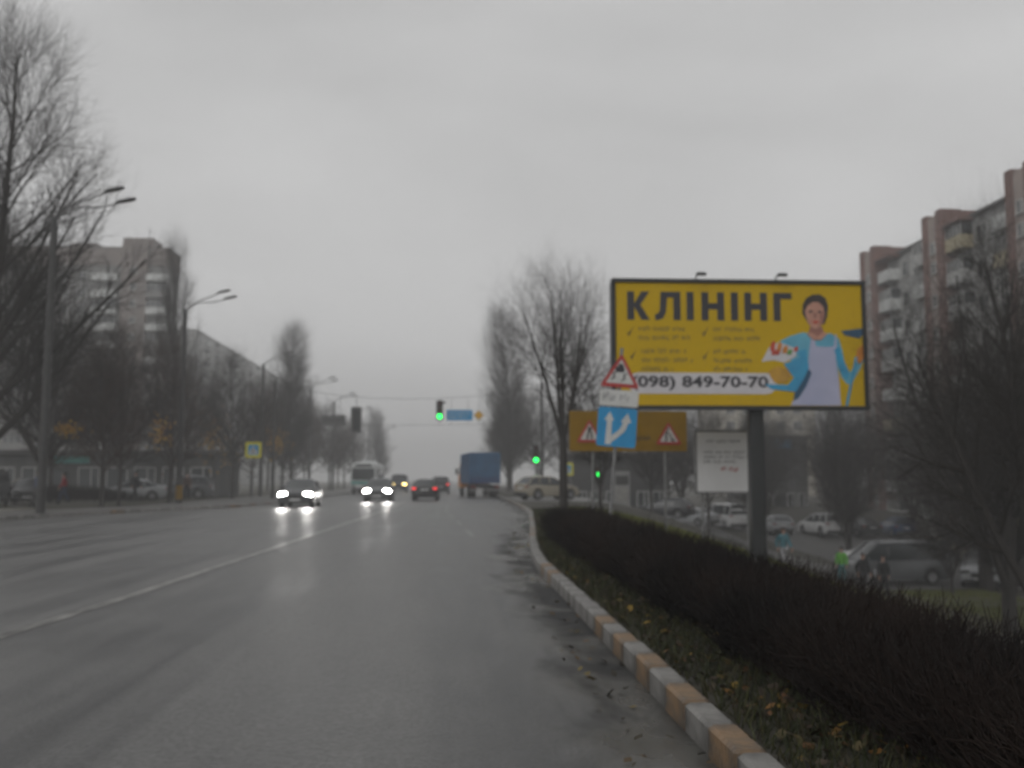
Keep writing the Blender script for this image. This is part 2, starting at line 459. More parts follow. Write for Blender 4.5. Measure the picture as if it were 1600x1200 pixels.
# ground: one sheet to the horizon
gx = [-1500, -800, -400, -200, -100, -60, -40, -25, -14, -8, 0, 4, 7, 10, 13, 16, 20, 26, 34, 45, 60, 75, 100, 200, 400, 800, 1500]
gy = [-150, -60, -15] + list(np.arange(0, 130, 5.0)) + [150, 200, 300, 500, 800, 1500]
o = grid_mesh('ground', [[(x, y, (-.07 if x < 4 else min(-.07, terr(x, y) - .25))) for x in gx] for y in gy], 'ground'); tag(o, kind='structure')
# road
cols = [0, .03, .1, .2, .35, .5, .65, .78, .86, .92, .95, .975, .99, 1.0]
rows, at = [], []
for y in YS:
    a, b = xl(y), xr(y)
    rows.append([(a + (b - a) * c, y, .035 * math.sin(math.pi * c)) for c in cols]); at += [(b - a) * (1 - c) for c in cols]
tag(grid_mesh('road', rows, 'wet_asphalt', at), kind='structure')
def road_z(x, y):
    a, b = xl(y), xr(y); c = (x - a) / (b - a)
    return float(np.interp(c, cols, [.035 * math.sin(math.pi * q) for q in cols]))
# road markings, 6 mm above the asphalt
def stripe(xf, y0, y1, w, step=1.0):
    n = max(1, int((y1 - y0) / step)); rows = []
    for i in range(n + 1):
        y = y0 + (y1 - y0) * i / n; x = xf(y)
        rows.append([(x - w / 2, y, road_z(x - w / 2, y) + .006), (x + w / 2, y, road_z(x + w / 2, y) + .006)])
    return rows
def cx(y): return float(np.interp(y, [-10, 9, 12, 24, 43, 70, 1400], [-4.25, -3.98, -3.82, -3.55, -3.12, -3.05, -3.05]))
tag(grid_mesh('centre_line', stripe(cx, -6, 62, .15), 'worn_paint'), kind='structure')
tag(grid_mesh('centre_line', stripe(lambda y: -3.05, 76, 320, .15, 6), 'worn_paint'), kind='structure')
lx = lambda y: float(np.interp(y, [20, 24, 43, 70], [.60, .47, -.32, -.4]))
fp = M['worn_paint'].copy(); fp.name = 'faint_paint'; M['faint_paint'] = fp
for n_ in fp.node_tree.nodes:
    if n_.type == 'VALTORGB': n_.color_ramp.elements[1].color = (.20, .195, .19, 1)
for y0 in (24.0, 30.0, 36.0, 42.0, 48.0):
    tag(grid_mesh('lane_dash', stripe(lx, y0, y0 + 3.2, .12), 'faint_paint'), kind='structure')
tag(grid_mesh('stop_line', [[(-3.0, y, road_z(-3, y) + .006), (0, y, road_z(0, y) + .006), (3.3, y, road_z(3.3, y) + .006)] for y in (57.6, 58.0)], 'worn_paint'), kind='structure')

# kerbs: single stones, alternately painted
def kerb_run(name, xf, y0, y1, side, length, paints, limit):
    root = link(name, None); tag(root, kind='structure')
    shared = {}
    y = y0; i = 0
    while y < y1 and i < limit:
        a = Vector((xf(y), y, 0)); d = Vector((xf(y + .3) - xf(y - .3), .6, 0)).normalized()
        p = paints(i)
        if p not in shared:
            mb = MB().box((side * .08, length / 2, .035), (.16, length - .012, .25), 0, .018)
            shared[p] = mb.mesh('kerb_stone', p)
        s = link('kerb_stone', shared[p], root, (a.x, y, random.uniform(-.006, .006)), math.atan2(-d.x, d.y) + random.uniform(-.008, .008))
        y += length * d.y; i += 1
    mb = MB()                                                # the far rest of the line
    while y < 400:
        st = 4.0 if y < 200 else 20.0
        mb.box((xf(y + st / 2) + side * .08, y + st / 2, .035), (.16, st - .02, .25), -math.atan2(xf(y + st) - xf(y), st), .018); y += st
    if mb.v:
        o = mb.build('kerb_rest', 'kerb_grey', root); o['kind'] = 'stuff'
kr = random.Random(3)
kerb_run('kerb', xr, 1.5, 62, 1, .5, lambda i: ('kerb_orange', 'kerb_white')[i % 2] if i < 15 else kr.choice(('kerb_orange', 'kerb_white', 'kerb_white', 'kerb_white', 'kerb_grey')), 130)
kerb_run('kerb', xl, 26, 75, -1, 1.0, lambda i: kr.choice(('kerb_orange', 'kerb_white', 'kerb_white', 'kerb_grey')), 70)

# pavement on the left, verge and bank on the right
rows = []
for y in YS:
    a = xl(y) - .16
    rows.append([(a - d, y, .145 - (.0 if d < 7 else .2)) for d in (7.2, 7.0, 3.5, 0)])
tag(grid_mesh('pavement', rows, 'pavement'), kind='structure')
rows = []
offs = [0, .25, .55, 1.0, 1.6, 2.4, 3.4, 4.6, 6, 8, 10, 12, 14, 17, 21, 27, 35, 45, 58, 60]
for y in [q for q in YS if q < 420]:
    a = xr(y) + .16
    rows.append([(a + d, y, terr(a + d, y) + (.0 if d > 4 else random.uniform(-.015, .02) * min(1, d * 4)) - (.3 if d > 59 else 0)) for d in offs])
tag(grid_mesh('verge', rows, 'soil'), kind='structure')
def yard_z(x, y): return terr(x, y)
# paved yard below the bank where the cars stand, and the path through the grass
tag(grid_mesh('parking_yard', [[(x, y, terr(x, y) + .07) for x in np.linspace(17.5, 37.5, 24)] for y in np.linspace(43, 82, 24)], 'yard'), kind='structure')
tag(grid_mesh('path', [[(x, y, terr(x, y) + .03) for y in (37.6, 38.6, 39.6, 40.6)] for x in np.linspace(11, 26, 12)][::-1], 'yard'), kind='structure')
tag(grid_mesh('side_street', [[(x, y, terr(x, y) + .03) for x in np.linspace(3.75, 9.4, 6)] for y in np.linspace(56, 70, 6)], 'pavement'), kind='structure')

# ------------------------------------------------------------------ buildings
def facade_windows(root, spots, w, h, wall_axis, glass='window_glass', name='window'):
    """spots: (x, y, z) centres; wall_axis '-y' or '+x' or '-x': outward side. frame > pane share meshes"""
    fr = MB(); t = .07; dpt = .10
    for c, s in (((0, 0, h / 2), (w, dpt, t)), ((0, 0, -h / 2), (w, dpt, t)), ((-w / 2, 0, 0), (t, dpt * .9, h)), ((w / 2, 0, 0), (t, dpt * .9, h)), ((w * .12, 0, 0), (t, dpt * .8, h))): fr.box(c, s)
    fr.box((0, -.06, -h / 2 - .08), (w + .2, .22, .05))
    fm = fr.mesh('window', 'window_frame'); pm = MB().box((0, .02, 0), (w - .02, .02, h - .02)).mesh('pane', glass)
    rz = {'-y': 0, '+x': R(90), '-x': R(-90)}[wall_axis]
    for p in spots:
        f = link(name, fm, root, p, rz); link('pane', pm, f)
def balconies(root, spots, w, wall_axis, mats, d=1.1, glazed=True):
    sh = {}
    rz = {'-y': 0, '+x': R(90), '-x': R(-90)}[wall_axis]
    gl = MB().box((0, -d * .5 + .03, .92), (w - .1, d - .16, 1.02)).mesh('glazing', 'window_glass')
    fr = MB()
    for k in range(5): fr.box((-w / 2 + .06 + k * (w - .12) / 4, -d + .07, .95), (.07, .07, 1.12))
    fr = fr.mesh('glazing_bars', 'window_frame')
    for i, p in enumerate(spots):
        m = mats[i % len(mats)]
        if m not in sh:
            sh[m] = MB().box((0, -d / 2, -.62), (w + .1, d + .06, .14)).box((0, -d + .04, -.05), (w, .08, 1.0)).box((-w / 2 + .04, -d / 2 + .02, -.051), (.08, d - .04, .99)).box((w / 2 - .04, -d / 2 + .02, -.051), (.08, d - .04, .99)).mesh('balcony', m)
        b = link('balcony', sh[m], root, p, rz)
        if glazed and (i * 7) % 5 < 3:
            link('glazing', gl, b); link('glazing_bars', fr, b)['kind'] = 'stuff'

def tower_left():
    x0, x1, y0, y1, fl, n = -78.0, -47.7, 160.0, 166.5, 2.78, 14
    root = thing('apartment_tower', 'tall grey apartment tower with brown top storey and white balconies behind left trees', 'building', (0, 0, 0))
    H = fl * n
    MB().box(((x0 + x1) / 2, (y0 + y1) / 2, H / 2), (x1 - x0, y1 - y0, H)).build('wall', 'tower_wall', root)
    MB().box(((x0 + x1) / 2, (y0 + y1) / 2 - .1, H - .7), (x1 - x0 + .3, y1 - y0 + .3, 2.9)).build('top_storey', 'tower_brown', root)
    st = MB().box((-52.8, y0 - .3, (H + 1.2) / 2), (4.1, 1.8, H + 1.2)).build('stair_tower', 'tower_brown', root)
    for c_, s_ in (((-52.8, y0 + 3, H + 1.6), (5.0, 5, 2.2)), ((-62, y0 + 4, H + 1.2), (4.5, 5, 1.4)), ((-58.5, y0 + 4, H + 1.0), (1.2, 3, 1.0))): MB().box(c_, s_).build('roof_house', 'tower_brown', root)
    MB().box(((x0 + x1) / 2, (y0 + y1) / 2, H + .85), (x1 - x0 + .5, y1 - y0 + .5, .2)).build('roof_edge', 'roof_dark', root)
    MB().tube((-51.8, y0 + 3, H + 2.6), (-51.8, y0 + 3, H + 5.4), .06, .04, 5).tube((-52.4, y0 + 3, H + 4.4), (-51.2, y0 + 3, H + 4.4), .03, .03, 5).build('antenna', 'dark_metal', root)
    sp, sm = [], []
    for f in range(n - 1):
        z = fl * f + 1.55
        for x in (-49.2,): balc_r.append((x, y0, z - .15))
        balc_l.append((-57.6, y0, z - .15)); balc_l.append((-70.5, y0, z - .15))
        for x in (-61.6, -64.4, -67.0, -74.2): sp.append((x, y0 - .03, z))
        sp.append((-57.6, y0 - .03, z)); sp.append((-49.2, y0 - .03, z)); sm.append((-52.8, y0 - 1.23, z + .9))
    facade_windows(root, sp, 1.5, 1.5, '-y'); facade_windows(root, sm, 1.0, 1.0, '-y')
    balconies(root, balc_r, 3.2, '-y', ['balcony_white', 'balcony_white', 'tower_wall'], 1.2)
    balconies(root, balc_l, 4.2, '-y', ['balcony_white', 'tower_wall', 'balcony_white', 'tower_wall'], 1.2)
balc_r, balc_l = [], []
tower_left()

def slab_left():
    root = thing('apartment_slab', 'long hazy pale slab of flats receding along left side of the avenue', 'building')
    x1, y0, y1, fl, n = -61.5, 230.0, 356.0, 3.05, 12; H = fl * n
    MB().box((x1 - 7, (y0 + y1) / 2, H / 2), (14, y1 - y0, H)).build('wall', 'panel_grey', root)
    MB().box((x1 - 7, (y0 + y1) / 2, H + .25), (14.6, y1 - y0 + .6, .5)).build('roof_edge', 'slab_grey', root)
    for y in (246, 276, 306, 336): MB().box((x1 - 7, y, H + 1.4), (5, 5, 1.8)).build('roof_house', 'slab_grey', root)
    sp, bl = [], []
    for f in range(n):
        z = fl * f + 1.6
        for k in range(12):
            y = y0 + 5 + k * 10.4
            sp.append((x1 + .03, y, z)); bl.append((x1, y + 5, z - .1))
        for x in (x1 - 4, x1 - 10): ends.append((x, y0 - .03, z))
    facade_windows(root, sp, 1.8, 1.5, '+x'); facade_windows(root, ends, 1.5, 1.5, '-y')
    balconies(root, bl, 3.6, '+x', ['balcony_white', 'slab_grey', 'panel_grey'], 1.1)
ends = []
slab_left()

def block_right():
    root = thing('apartment_block', 'nine storey grey panel block with red brick stair shafts beyond the yard', 'building')
    xf, y0, y1, zb, fl, n = 44.4, 44.0, 98.0, -3.8, 3.0, 9; H = zb + fl * n + .6
    MB().box((xf + 7, (y0 + y1) / 2, (zb + H) / 2), (14, y1 - y0, H - zb)).build('wall', 'panel_grey', root)
    MB().box((xf + 7, (y0 + y1) / 2 - .05, H + .16), (14.7, y1 - y0 + .3, .3)).build('roof_edge', 'roof_dark', root)
    ys = [96.2, 82.6, 69.2, 55.6]
    for y in ys:
        s = MB()
        for q in (-1, 1): s.box((xf - .55, y + q * 1.25, (zb + H + 1.6) / 2), (1.9, .9, H + 1.6 - zb))
        s.box((xf + 1.2, y, H + .9), (1.6, 3.36, 1.2))
        o = s.build('stair_shaft', 'brick_red', root)
        MB().box((xf - .40, y, (zb + H + 1.3) / 2), (1.9, 1.6, H + 1.3 - zb)).build('shaft_infill', 'brick_pale', o)
        MB().box((xf - .3, y - 3.2, H - .05), (2.4, 3.0, .28)).build('roof_canopy', 'brick_red', root)
    sp, sm, bl = [], [], []
    for f in range(n):
        z = zb + fl * f + 2.0
        for y in ys:
            sm.append((xf - 1.38, y, z + 1.2 if f < n - 1 else z))
            for dy in (-3.0, -10.4): bl.append((xf, y + dy, z - .2)); sp.append((xf - .03, y + dy, z))
            for dy in (-5.6, -7.8): sp.append((xf - .03, y + dy, z))
    facade_windows(root, sp, 1.5, 1.5, '-x'); facade_windows(root, sm, .8, 1.0, '-x')
    balconies(root, bl, 2.6, '-x', ['balcony_white', 'balcony_white', 'panel_grey', 'balcony_ochre', 'balcony_white', 'panel_grey', 'balcony_white'], 1.15)
    # panel joints between storeys
    for f in range(1, n):
        MB().box((xf - .012, (y0 + y1) / 2, zb + fl * f + .35), (.05, y1 - y0, .10)).build('floor_band', 'slab_grey', root)
block_right()

def far_block():
    root = thing('beige_block', 'pale beige apartment block far behind the big yellow billboard', 'building')
    x0, x1, y0, zb, n, fl = 48.2, 66.0, 172.0, -2.0, 8, 2.9; H = zb + fl * n
    MB().box(((x0 + x1) / 2, y0 + 8, (zb + H) / 2), (x1 - x0, 16, H - zb)).build('wall', 'beige_wall', root)
    MB().box(((x0 + x1) / 2, y0 + 8, H + .2), (x1 - x0 + .5, 16.5, .4)).build('roof_edge', 'roof_dark', root)
    sp = [(x, y0 - .03, zb + fl * f + 1.7) for f in range(n) for x in np.arange(x0 + 2, x1 - 1, 3.1)]
    facade_windows(root, sp, 1.5, 1.5, '-y')
far_block()

def shop(name, label, x0, x1, y0, zb, H, wallm, sign=None, depth=9, glass_n=6):
    root = thing(name, label, 'building')
    MB().box(((x0 + x1) / 2, y0 + depth / 2, (zb + H) / 2), (x1 - x0, depth, H - zb)).build('wall', wallm, root)
    MB().box(((x0 + x1) / 2, y0 + depth / 2 - .2, H + .15), (x1 - x0 + .6, depth + .9, .3)).build('roof_edge', 'roof_dark', root)
    w = (x1 - x0) / glass_n
    facade_windows(root, [(x0 + w * (k + .5), y0 - .03, zb + 1.55) for k in range(glass_n) if k != glass_n // 2], w * .72, 1.7, '-y')
    d = MB().box((x0 + w * (glass_n // 2 + .5), y0 - .05, zb + 1.15), (1.2, .1, 2.3)).build('door', 'dark_metal', root)
    MB().box((x0 + w * (glass_n // 2 + .5), y0 - .12, zb + 1.5), (.95, .04, 1.3)).build('door_pane', 'window_glass', d)
    if sign: MB().box(((sign[0] + sign[1]) / 2, y0 - .12, (sign[2] + sign[3]) / 2), (sign[1] - sign[0], .22, sign[3] - sign[2]), 0, .02).build('shop_sign', sign[4], root)
    return root
shop('shop_pavilion', 'low pale shop row behind the parked cars on the far left', -44, -19.5, 80, .0, 3.5, 'shop_pale', (-33, -29.5, 2.75, 3.3, 'bus_teal'), 9, 11)
shop('dark_shop', 'low dark shop building behind the yellow roadworks board', 10.4, 18.6, 84, -2.0, 3.5, 'shop_dark', None, 9, 6)
shop('corner_shop', 'two storey dark shop with a blue sign right of billboard post', 31.2, 37.4, 100, -2.4, 5.8, 'shop_pale', (32.0, 35.6, 4.7, 5.7, 'shop_sign_blue'), 9, 5)

# ------------------------------------------------------------------ trees
def segs_mesh(name, segs, m, sides):
    """segs: array (N, 8) p0 p1 r0 r1 -> prisms, one mesh"""
    S = np.asarray(segs, float); N = len(S)
    p0, p1 = S[:, :3], S[:, 3:6]; d = p1 - p0; ln = np.linalg.norm(d, axis=1, keepdims=True); d = d / np.maximum(ln, 1e-9)
    a = np.where(np.abs(d[:, 2:3]) < .9, np.array([[0, 0, 1.0]]), np.array([[1.0, 0, 0]]))
    u = np.cross(d, a); u /= np.linalg.norm(u, axis=1, keepdims=True); w = np.cross(d, u)
    ang = 2 * np.pi * np.arange(sides) / sides
    ringv = u[:, None, :] * np.cos(ang)[None, :, None] + w[:, None, :] * np.sin(ang)[None, :, None]
    v = np.concatenate([p0[:, None, :] + ringv * S[:, 6][:, None, None], p1[:, None, :] + ringv * S[:, 7][:, None, None]], 1)   # N,2s,3
    k = np.arange(sides); k2 = (k + 1) % sides
    q = np.stack([k, k2, sides + k2, sides + k], 1)
    f = (np.arange(N)[:, None, None] * 2 * sides + q[None]).reshape(-1, 4)
    me = bpy.data.meshes.new(name)
    me.vertices.add(N * 2 * sides); me.vertices.foreach_set('co', v.reshape(-1).astype(np.float32))
    me.loops.add(f.size); me.loops.foreach_set('vertex_index', f.reshape(-1).astype(np.int32))
    me.polygons.add(len(f)); me.polygons.foreach_set('loop_start', (np.arange(len(f)) * 4).astype(np.int32))
    me.polygons.foreach_set('use_smooth', np.ones(len(f), bool))
    me.materials.append(M[m]); me.update(calc_edges=True); me.validate()
    return me
def rot_about(v, axis, a):
    return np.array(Matrix.Rotation(a, 3, Vector(axis)) @ Vector(v))
RNG = np.random.default_rng(17)
def grow(segs, p, d, ln, r, lvl, P, rnd):
    """one branch as a bent polyline with children along it"""
    n = P['seg'][lvl]; step = ln / n; pts = [np.array(p, float)]; d = np.array(d, float); rad = [r]
    tip = P['tip'][lvl] * r
    for i in range(n):
        d = d + np.array([rnd.gauss(0, P['wig'][lvl]), rnd.gauss(0, P['wig'][lvl]), rnd.gauss(0, P['wig'][lvl] * .5) + P['up'][lvl]])
        d /= np.linalg.norm(d)
        pts.append(pts[-1] + d * step); rad.append(r + (tip - r) * (i + 1) / n)
    for i in range(n): segs[lvl].append((*pts[i], *pts[i + 1], rad[i], rad[i + 1]))
    if lvl + 1 >= P['levels']: return
    nc = P['kids'][lvl]; nc = max(1, int(nc * rnd.uniform(.8, 1.2)))
    a0 = P['first'][lvl]; phi = rnd.uniform(0, 6.28)
    if lvl + 2 == P['levels']:                                # the finest twigs of this branch all at once
        A = np.array(pts); rd = np.array(rad)
        tt = a0 + (1 - a0) * (np.arange(nc) + RNG.uniform(.1, .9, nc)) / nc
        ii = np.minimum(n - 1, (tt * n).astype(int)); fr_ = (tt * n - ii)[:, None]
        q = A[ii] + (A[ii + 1] - A[ii]) * fr_; dd = A[ii + 1] - A[ii]; dd /= np.linalg.norm(dd, axis=1, keepdims=True)
        ax = np.cross(dd, RNG.normal(0, 1, (nc, 3))); ax /= np.linalg.norm(ax, axis=1, keepdims=True)
        an = np.radians(P['ang'][lvl] + RNG.normal(0, 9, nc))[:, None]
        cd = dd * np.cos(an) + ax * np.sin(an); cd[:, 2] += P['up'][lvl + 1] * 2
        rr = np.maximum(P['rmin'], rd[ii] * P['rad'][lvl]); rr = np.minimum(rr, rd[ii] * .9)
        L_ = np.array([P['len'][lvl](x_) for x_ in tt]) * RNG.uniform(.75, 1.25, nc)
        m_ = q + cd * L_[:, None] * .5; e_ = m_ + (cd + RNG.normal(0, .12, (nc, 3))) * L_[:, None] * .5
        segs[lvl + 1] += np.concatenate([q, m_, rr[:, None], rr[:, None] * .8], 1).tolist()
        segs[lvl + 1] += np.concatenate([m_, e_, rr[:, None] * .8, rr[:, None] * .5], 1).tolist()
        return
    for c in range(nc):
        t = a0 + (1 - a0) * (c + rnd.uniform(.1, .9)) / nc
        i = min(n - 1, int(t * n)); q = pts[i] + (pts[i + 1] - pts[i]) * (t * n - i); rr = rad[i] + (rad[i + 1] - rad[i]) * (t * n - i)
        dd = pts[i + 1] - pts[i]; dd = dd / np.linalg.norm(dd)
        u, w = frame(dd); phi += 2.4 + rnd.gauss(0, .35)
        ax = math.cos(phi) * u + math.sin(phi) * w
        cd = rot_about(dd, ax, R(P['ang'][lvl] + rnd.gauss(0, 7)))
        cl_ = P['len'][lvl](t) * rnd.uniform(.75, 1.2)
        cr = min(rr * .85, max(P['rmin'], rr * P['rad'][lvl] * (1.15 - .5 * t)))
        grow(segs, q, cd, cl_, cr, lvl + 1, P, rnd)
def tree_meshes(P, seed, bark='bark', twig='twig'):
    rnd = random.Random(seed); segs = [[] for _ in range(P['levels'])]
    stems = P.get('stems')
    if stems:
        for (dx, dy, lean, ln, r) in stems:
            d = np.array([math.sin(lean) * dx, math.sin(lean) * dy, math.cos(lean)]); grow(segs, (dx * .05, dy * .05, P.get('fork', 1.0)), d, ln, r, 0, P, rnd)
        segs[0].append((0, 0, -.5, 0, 0, P['fork'] * .55, P['r0'] * 1.15, P['r0'])); segs[0].append((0, 0, P['fork'] * .55, 0, 0, P['fork'] + .25, P['r0'], P['r0'] * .9))
    else:
        grow(segs, (0, 0, 0), (0, 0, 1), P['h'], P['r0'], 0, P, rnd)
        segs[0].append((0, 0, -.5, 0, 0, .02, P['r0'] * 1.25, P['r0'] * 1.02))
    trunk = segs_mesh('trunk', segs[0], bark, 8)
    big = segs_mesh('crown', sum(segs[1:], []), twig, 3)
    return trunk, big
TP = {}
TP['leader'] = dict(levels=5, h=18.8, r0=.34, seg=[14, 7, 5, 4, 2], tip=[.12, .25, .3, .4, .5], wig=[.02, .035, .05, .06, .08], up=[.02, .034, .05, .05, .03], kids=[46, 11, 7, 4, 0], first=[.10, .2, .12, .12, 0], ang=[38, 32, 32, 32, 30], rad=[.62, .56, .6, .7, .7], rmin=.0085,
    len=[lambda t: 8.4 * (1.06 - t) ** .8 + .8, lambda t: 2.5 * (1.1 - .6 * t), lambda t: 1.15, lambda t: .6, lambda t: .3])
TP['poplar'] = dict(levels=5, h=18.0, r0=.26, seg=[14, 7, 4, 3, 2], tip=[.12, .25, .3, .4, .5], wig=[.015, .03, .05, .06, .07], up=[.02, .075, .10, .08, .03], kids=[84, 10, 6, 5, 0], first=[.06, .12, .1, .1, 0], ang=[38, 30, 30, 32, 30], rad=[.36, .55, .65, .7, .7], rmin=.014,
    len=[lambda t: 5.0 * (1.03 - t) ** .42 * min(1, .5 + 2.2 * t) + .4, lambda t: 1.8, lambda t: .9, lambda t: .55, lambda t: .3])
TP['spread'] = dict(levels=5, fork=3.0, r0=.22, seg=[9, 7, 5, 4, 2], tip=[.15, .25, .3, .4, .5], wig=[.035, .06, .07, .08, .08], up=[.02, .045, .05, .04, .03], kids=[12, 8, 6, 4, 0], first=[.2, .18, .15, .15, 0], ang=[34, 36, 36, 36, 30], rad=[.5, .55, .6, .7, .7], rmin=.0055,
    stems=[(-.9, .2, .38, 5.8, .12), (.95, -.1, .42, 5.6, .11), (.15, .8, .2, 6.1, .13), (.2, -.9, .35, 5.4, .10), (-.2, .1, .08, 6.2, .12)],
    len=[lambda t: 2.7 * (1.1 - .6 * t), lambda t: 1.5, lambda t: .8, lambda t: .45, lambda t: .25])
TP['fork'] = dict(levels=5, fork=1.7, r0=.30, seg=[11, 7, 5, 4, 2], tip=[.20, .25, .3, .4, .5], wig=[.045, .06, .07, .08, .08], up=[.018, .03, .04, .03, .02], kids=[12, 9, 6, 4, 0], first=[.18, .18, .15, .15, 0], ang=[44, 40, 38, 36, 30], rad=[.64, .58, .6, .7, .7], rmin=.0065,
    stems=[(-.98, .1, .66, 9.0, .20), (-.35, .2, .20, 10.6, .22), (.5, .3, .22, 10.4, .17), (.95, .1, .55, 9.2, .16), (.2, -.9, .42, 8.0, .13)],
    len=[lambda t: 3.9 * (1.1 - .6 * t), lambda t: 1.8, lambda t: .95, lambda t: .5, lambda t: .3])
TP['street'] = dict(levels=4, h=9.6, r0=.13, seg=[10, 6, 4, 3], tip=[.12, .25, .35, .5], wig=[.03, .06, .07, .08], up=[.02, .05, .05, .03], kids=[38, 13, 9, 0], first=[.18, .15, .12, 0], ang=[48, 38, 36, 30], rad=[.5, .55, .6, .7], rmin=.0125,
    len=[lambda t: 3.9 * (1.08 - t) ** .7 + .5, lambda t: 1.3, lambda t: .65, lambda t: .3])
TP['bushy'] = dict(levels=4, fork=1.3, r0=.14, seg=[8, 6, 4, 3], tip=[.15, .25, .35, .5], wig=[.06, .07, .08, .08], up=[.01, .03, .03, .02], kids=[19, 11, 9, 0], first=[.10, .15, .12, 0], ang=[46, 40, 38, 30], rad=[.5, .55, .6, .7], rmin=.0095,
    stems=[(-.9, .3, .42, 7.6, .09), (.9, .1, .45, 7.4, .09), (.1, .9, .35, 8.0, .10), (.1, -.9, .4, 7.2, .09), (0, .1, .06, 8.6, .10)],
    len=[lambda t: 2.9 * (1.1 - .5 * t), lambda t: 1.3, lambda t: .65, lambda t: .3])
TM = {k: tree_meshes(P, 11 + i, 'bark', 'twig' if k not in ('street',) else 'twig_brown') for i, (k, P) in enumerate(TP.items())}
TM['leader_b'] = tree_meshes(TP['leader'], 77)
TM['street_b'] = tree_meshes(TP['street'], 78, 'bark', 'twig')
TREES = []
def tree(kind, label, x, y, h, rz, group=None, name='bare_tree', z=None, fat=1.0):
    t, c = TM[kind]
    base = {'leader': 18.8, 'leader_b': 18.8, 'poplar': 18.6, 'spread': 9.6, 'fork': 12.5, 'street': 9.8, 'street_b': 9.8, 'bushy': 9.6}[kind]
    s = h / base
    zz = z if z is not None else (.1 if x < 0 else terr(x, y))
    root = thing(name, label, 'tree', (x, y, zz), rz, group)
    root.scale = (s * fat, s * fat, s)
    link('trunk', t, root); link('crown', c, root)
    TREES.append(root)
    return root
tree('leader', 'tall bare tree towering over the first lamp post at far left', -20.9, 43.5, 20.6, 4.2, fat=.95)
tree('leader_b', 'bare tree half hidden behind the towering one at left edge', -27.5, 52, 16.0, 2.1)
tree('leader_b', 'second tall bare tree behind the first left lamp post', -21.6, 52, 13.0, 4.0)
tree('leader', 'narrow tall bare tree right behind the second lamp post', -20.1, 70, 17.2, 1.7, fat=.42)
t = tree('street', 'slim bare street tree just right of first lamp post', -17.6, 49.5, 8.2, .2)
t2 = tree('street_b', 'slim bare street tree midway between first two lamp posts', -18.6, 55.0, 9.0, 2.2)
gl = 'bare street trees in the rows along the left pavement'
ORD = ['first', 'second', 'third', 'fourth', 'fifth', 'sixth', 'seventh', 'eighth', 'ninth', 'tenth', 'eleventh', 'twelfth', 'thirteenth', 'fourteenth', 'fifteenth', 'sixteenth']
row = []
for i, (x, y, h) in enumerate([(-18.2, 63, 9.6), (-17.4, 77, 10.2), (-18.4, 89, 9.4), (-17.2, 98, 10.5), (-18.0, 121, 10.0), (-17.0, 133, 10.5), (-16.6, 147, 9.5), (-26, 64, 10.5), (-27, 76, 11.0), (-25, 92, 11.5), (-27, 108, 11.0), (-24, 126, 12), (-23, 150, 12), (-20, 168, 11), (-33, 60, 10.0), (-36, 72, 11), (-34, 94, 12), (-19, 185, 12)]):
    row.append(tree(('street', 'street_b')[i % 2], (ORD[i] + ' bare kerbside tree beyond second lamp post on the left' if i < 7 else ORD[i - 7] + ' bare tree of the row behind the left kerbside trees' if i < 14 else ['bare tree standing in front of the left shop row', 'bare tree rising over the left shop row roof', 'bare tree in front of the left apartment tower foot', 'last hazy bare tree at the far end of left row'][i - 14]), x, y, h, i * 1.3, gl))
tree('poplar', 'dense columnar poplar on the left beyond the third lamp post', -18.3, 110, 17.9, .5, name='poplar_tree', fat=.98)
tree('poplar', 'small hazy poplar at the far end of the left side', -14.6, 190, 14.0, 1.9, name='poplar_tree', fat=1.05)
tree('poplar', 'dense columnar poplar on the right just behind the blue truck', 6.2, 110, 19.6, 2.6, name='poplar_tree', z=.1, fat=.98)
tree('spread', 'bare tree with fanned limbs at the end of dark hedge', 3.75, 33, 8.3, .7, fat=.74)
tree('bushy', 'small dense bare tree behind the fanned tree and warning sign', 7.0, 46, 7.4, 1.0)
tree('fork', 'big dark forked bare tree at the right edge of view', 13.5, 21.8, 9.6, .1, fat=.74)
tree('fork', 'tall bare forked tree rising before the right apartment block', 24.2, 43.0, 15.0, 2.6, fat=.85)
tree('fork', 'bare forked tree standing right behind the biggest right edge tree', 17.6, 30.0, 10.5, 3.4, fat=.9)
tree('bushy', 'low dense dark shrubby tree at foot of the forked tree', 19.2, 32.5, 5.6, 1.3)
tree('bushy', 'dense bare shrub tree right of the silver hatchback', 23.6, 35.0, 6.4, 2.9)
tree('bushy', 'small bare tree behind the two dark walkers', 21.8, 41.5, 5.0, .4)
tree('fork', 'dark bare tree overhanging from beyond the right edge', 20.6, 29.5, 12.0, 2.2)
gr_ = 'bare yard trees in front of the right apartment block'
YT = [(16.5, 62, 8.5), (20, 84, 9.0), (24, 58, 8.0), (27.5, 66, 10.0), (31, 60, 9.5), (35, 72, 11), (37.5, 62, 11), (34, 86, 10), (38.5, 92, 11), (29, 90, 9.0), (30.5, 50, 10.5), (35, 52, 12), (13.2, 64, 7.2), (21.5, 68, 8.5), (27, 82, 9.5), (17.5, 78, 8.5)]
YO = [sorted(range(16), key=lambda j: YT[j][0] / YT[j][1]).index(i) for i in range(16)]
for i, (x, y, h) in enumerate(YT):
    tree('bushy' if i % 3 else 'street_b', ORD[YO[i]] + ' bare yard tree from the left, below the right apartment block', x, y, h, i * 2.1, gr_)
gf = 'bare trees along the far right roadside'
for i, (x, y, h) in enumerate([(8.6, 98, 9.5), (7.6, 128, 12), (8.5, 150, 12), (8.2, 180, 12), (13, 112, 10), (17, 122, 9)]):
    tree('street_b', ORD[i] + ' hazy bare tree on right roadside beyond the traffic signals', x, y, h, i * 1.1, gf, z=.0 if x < 10 else None)
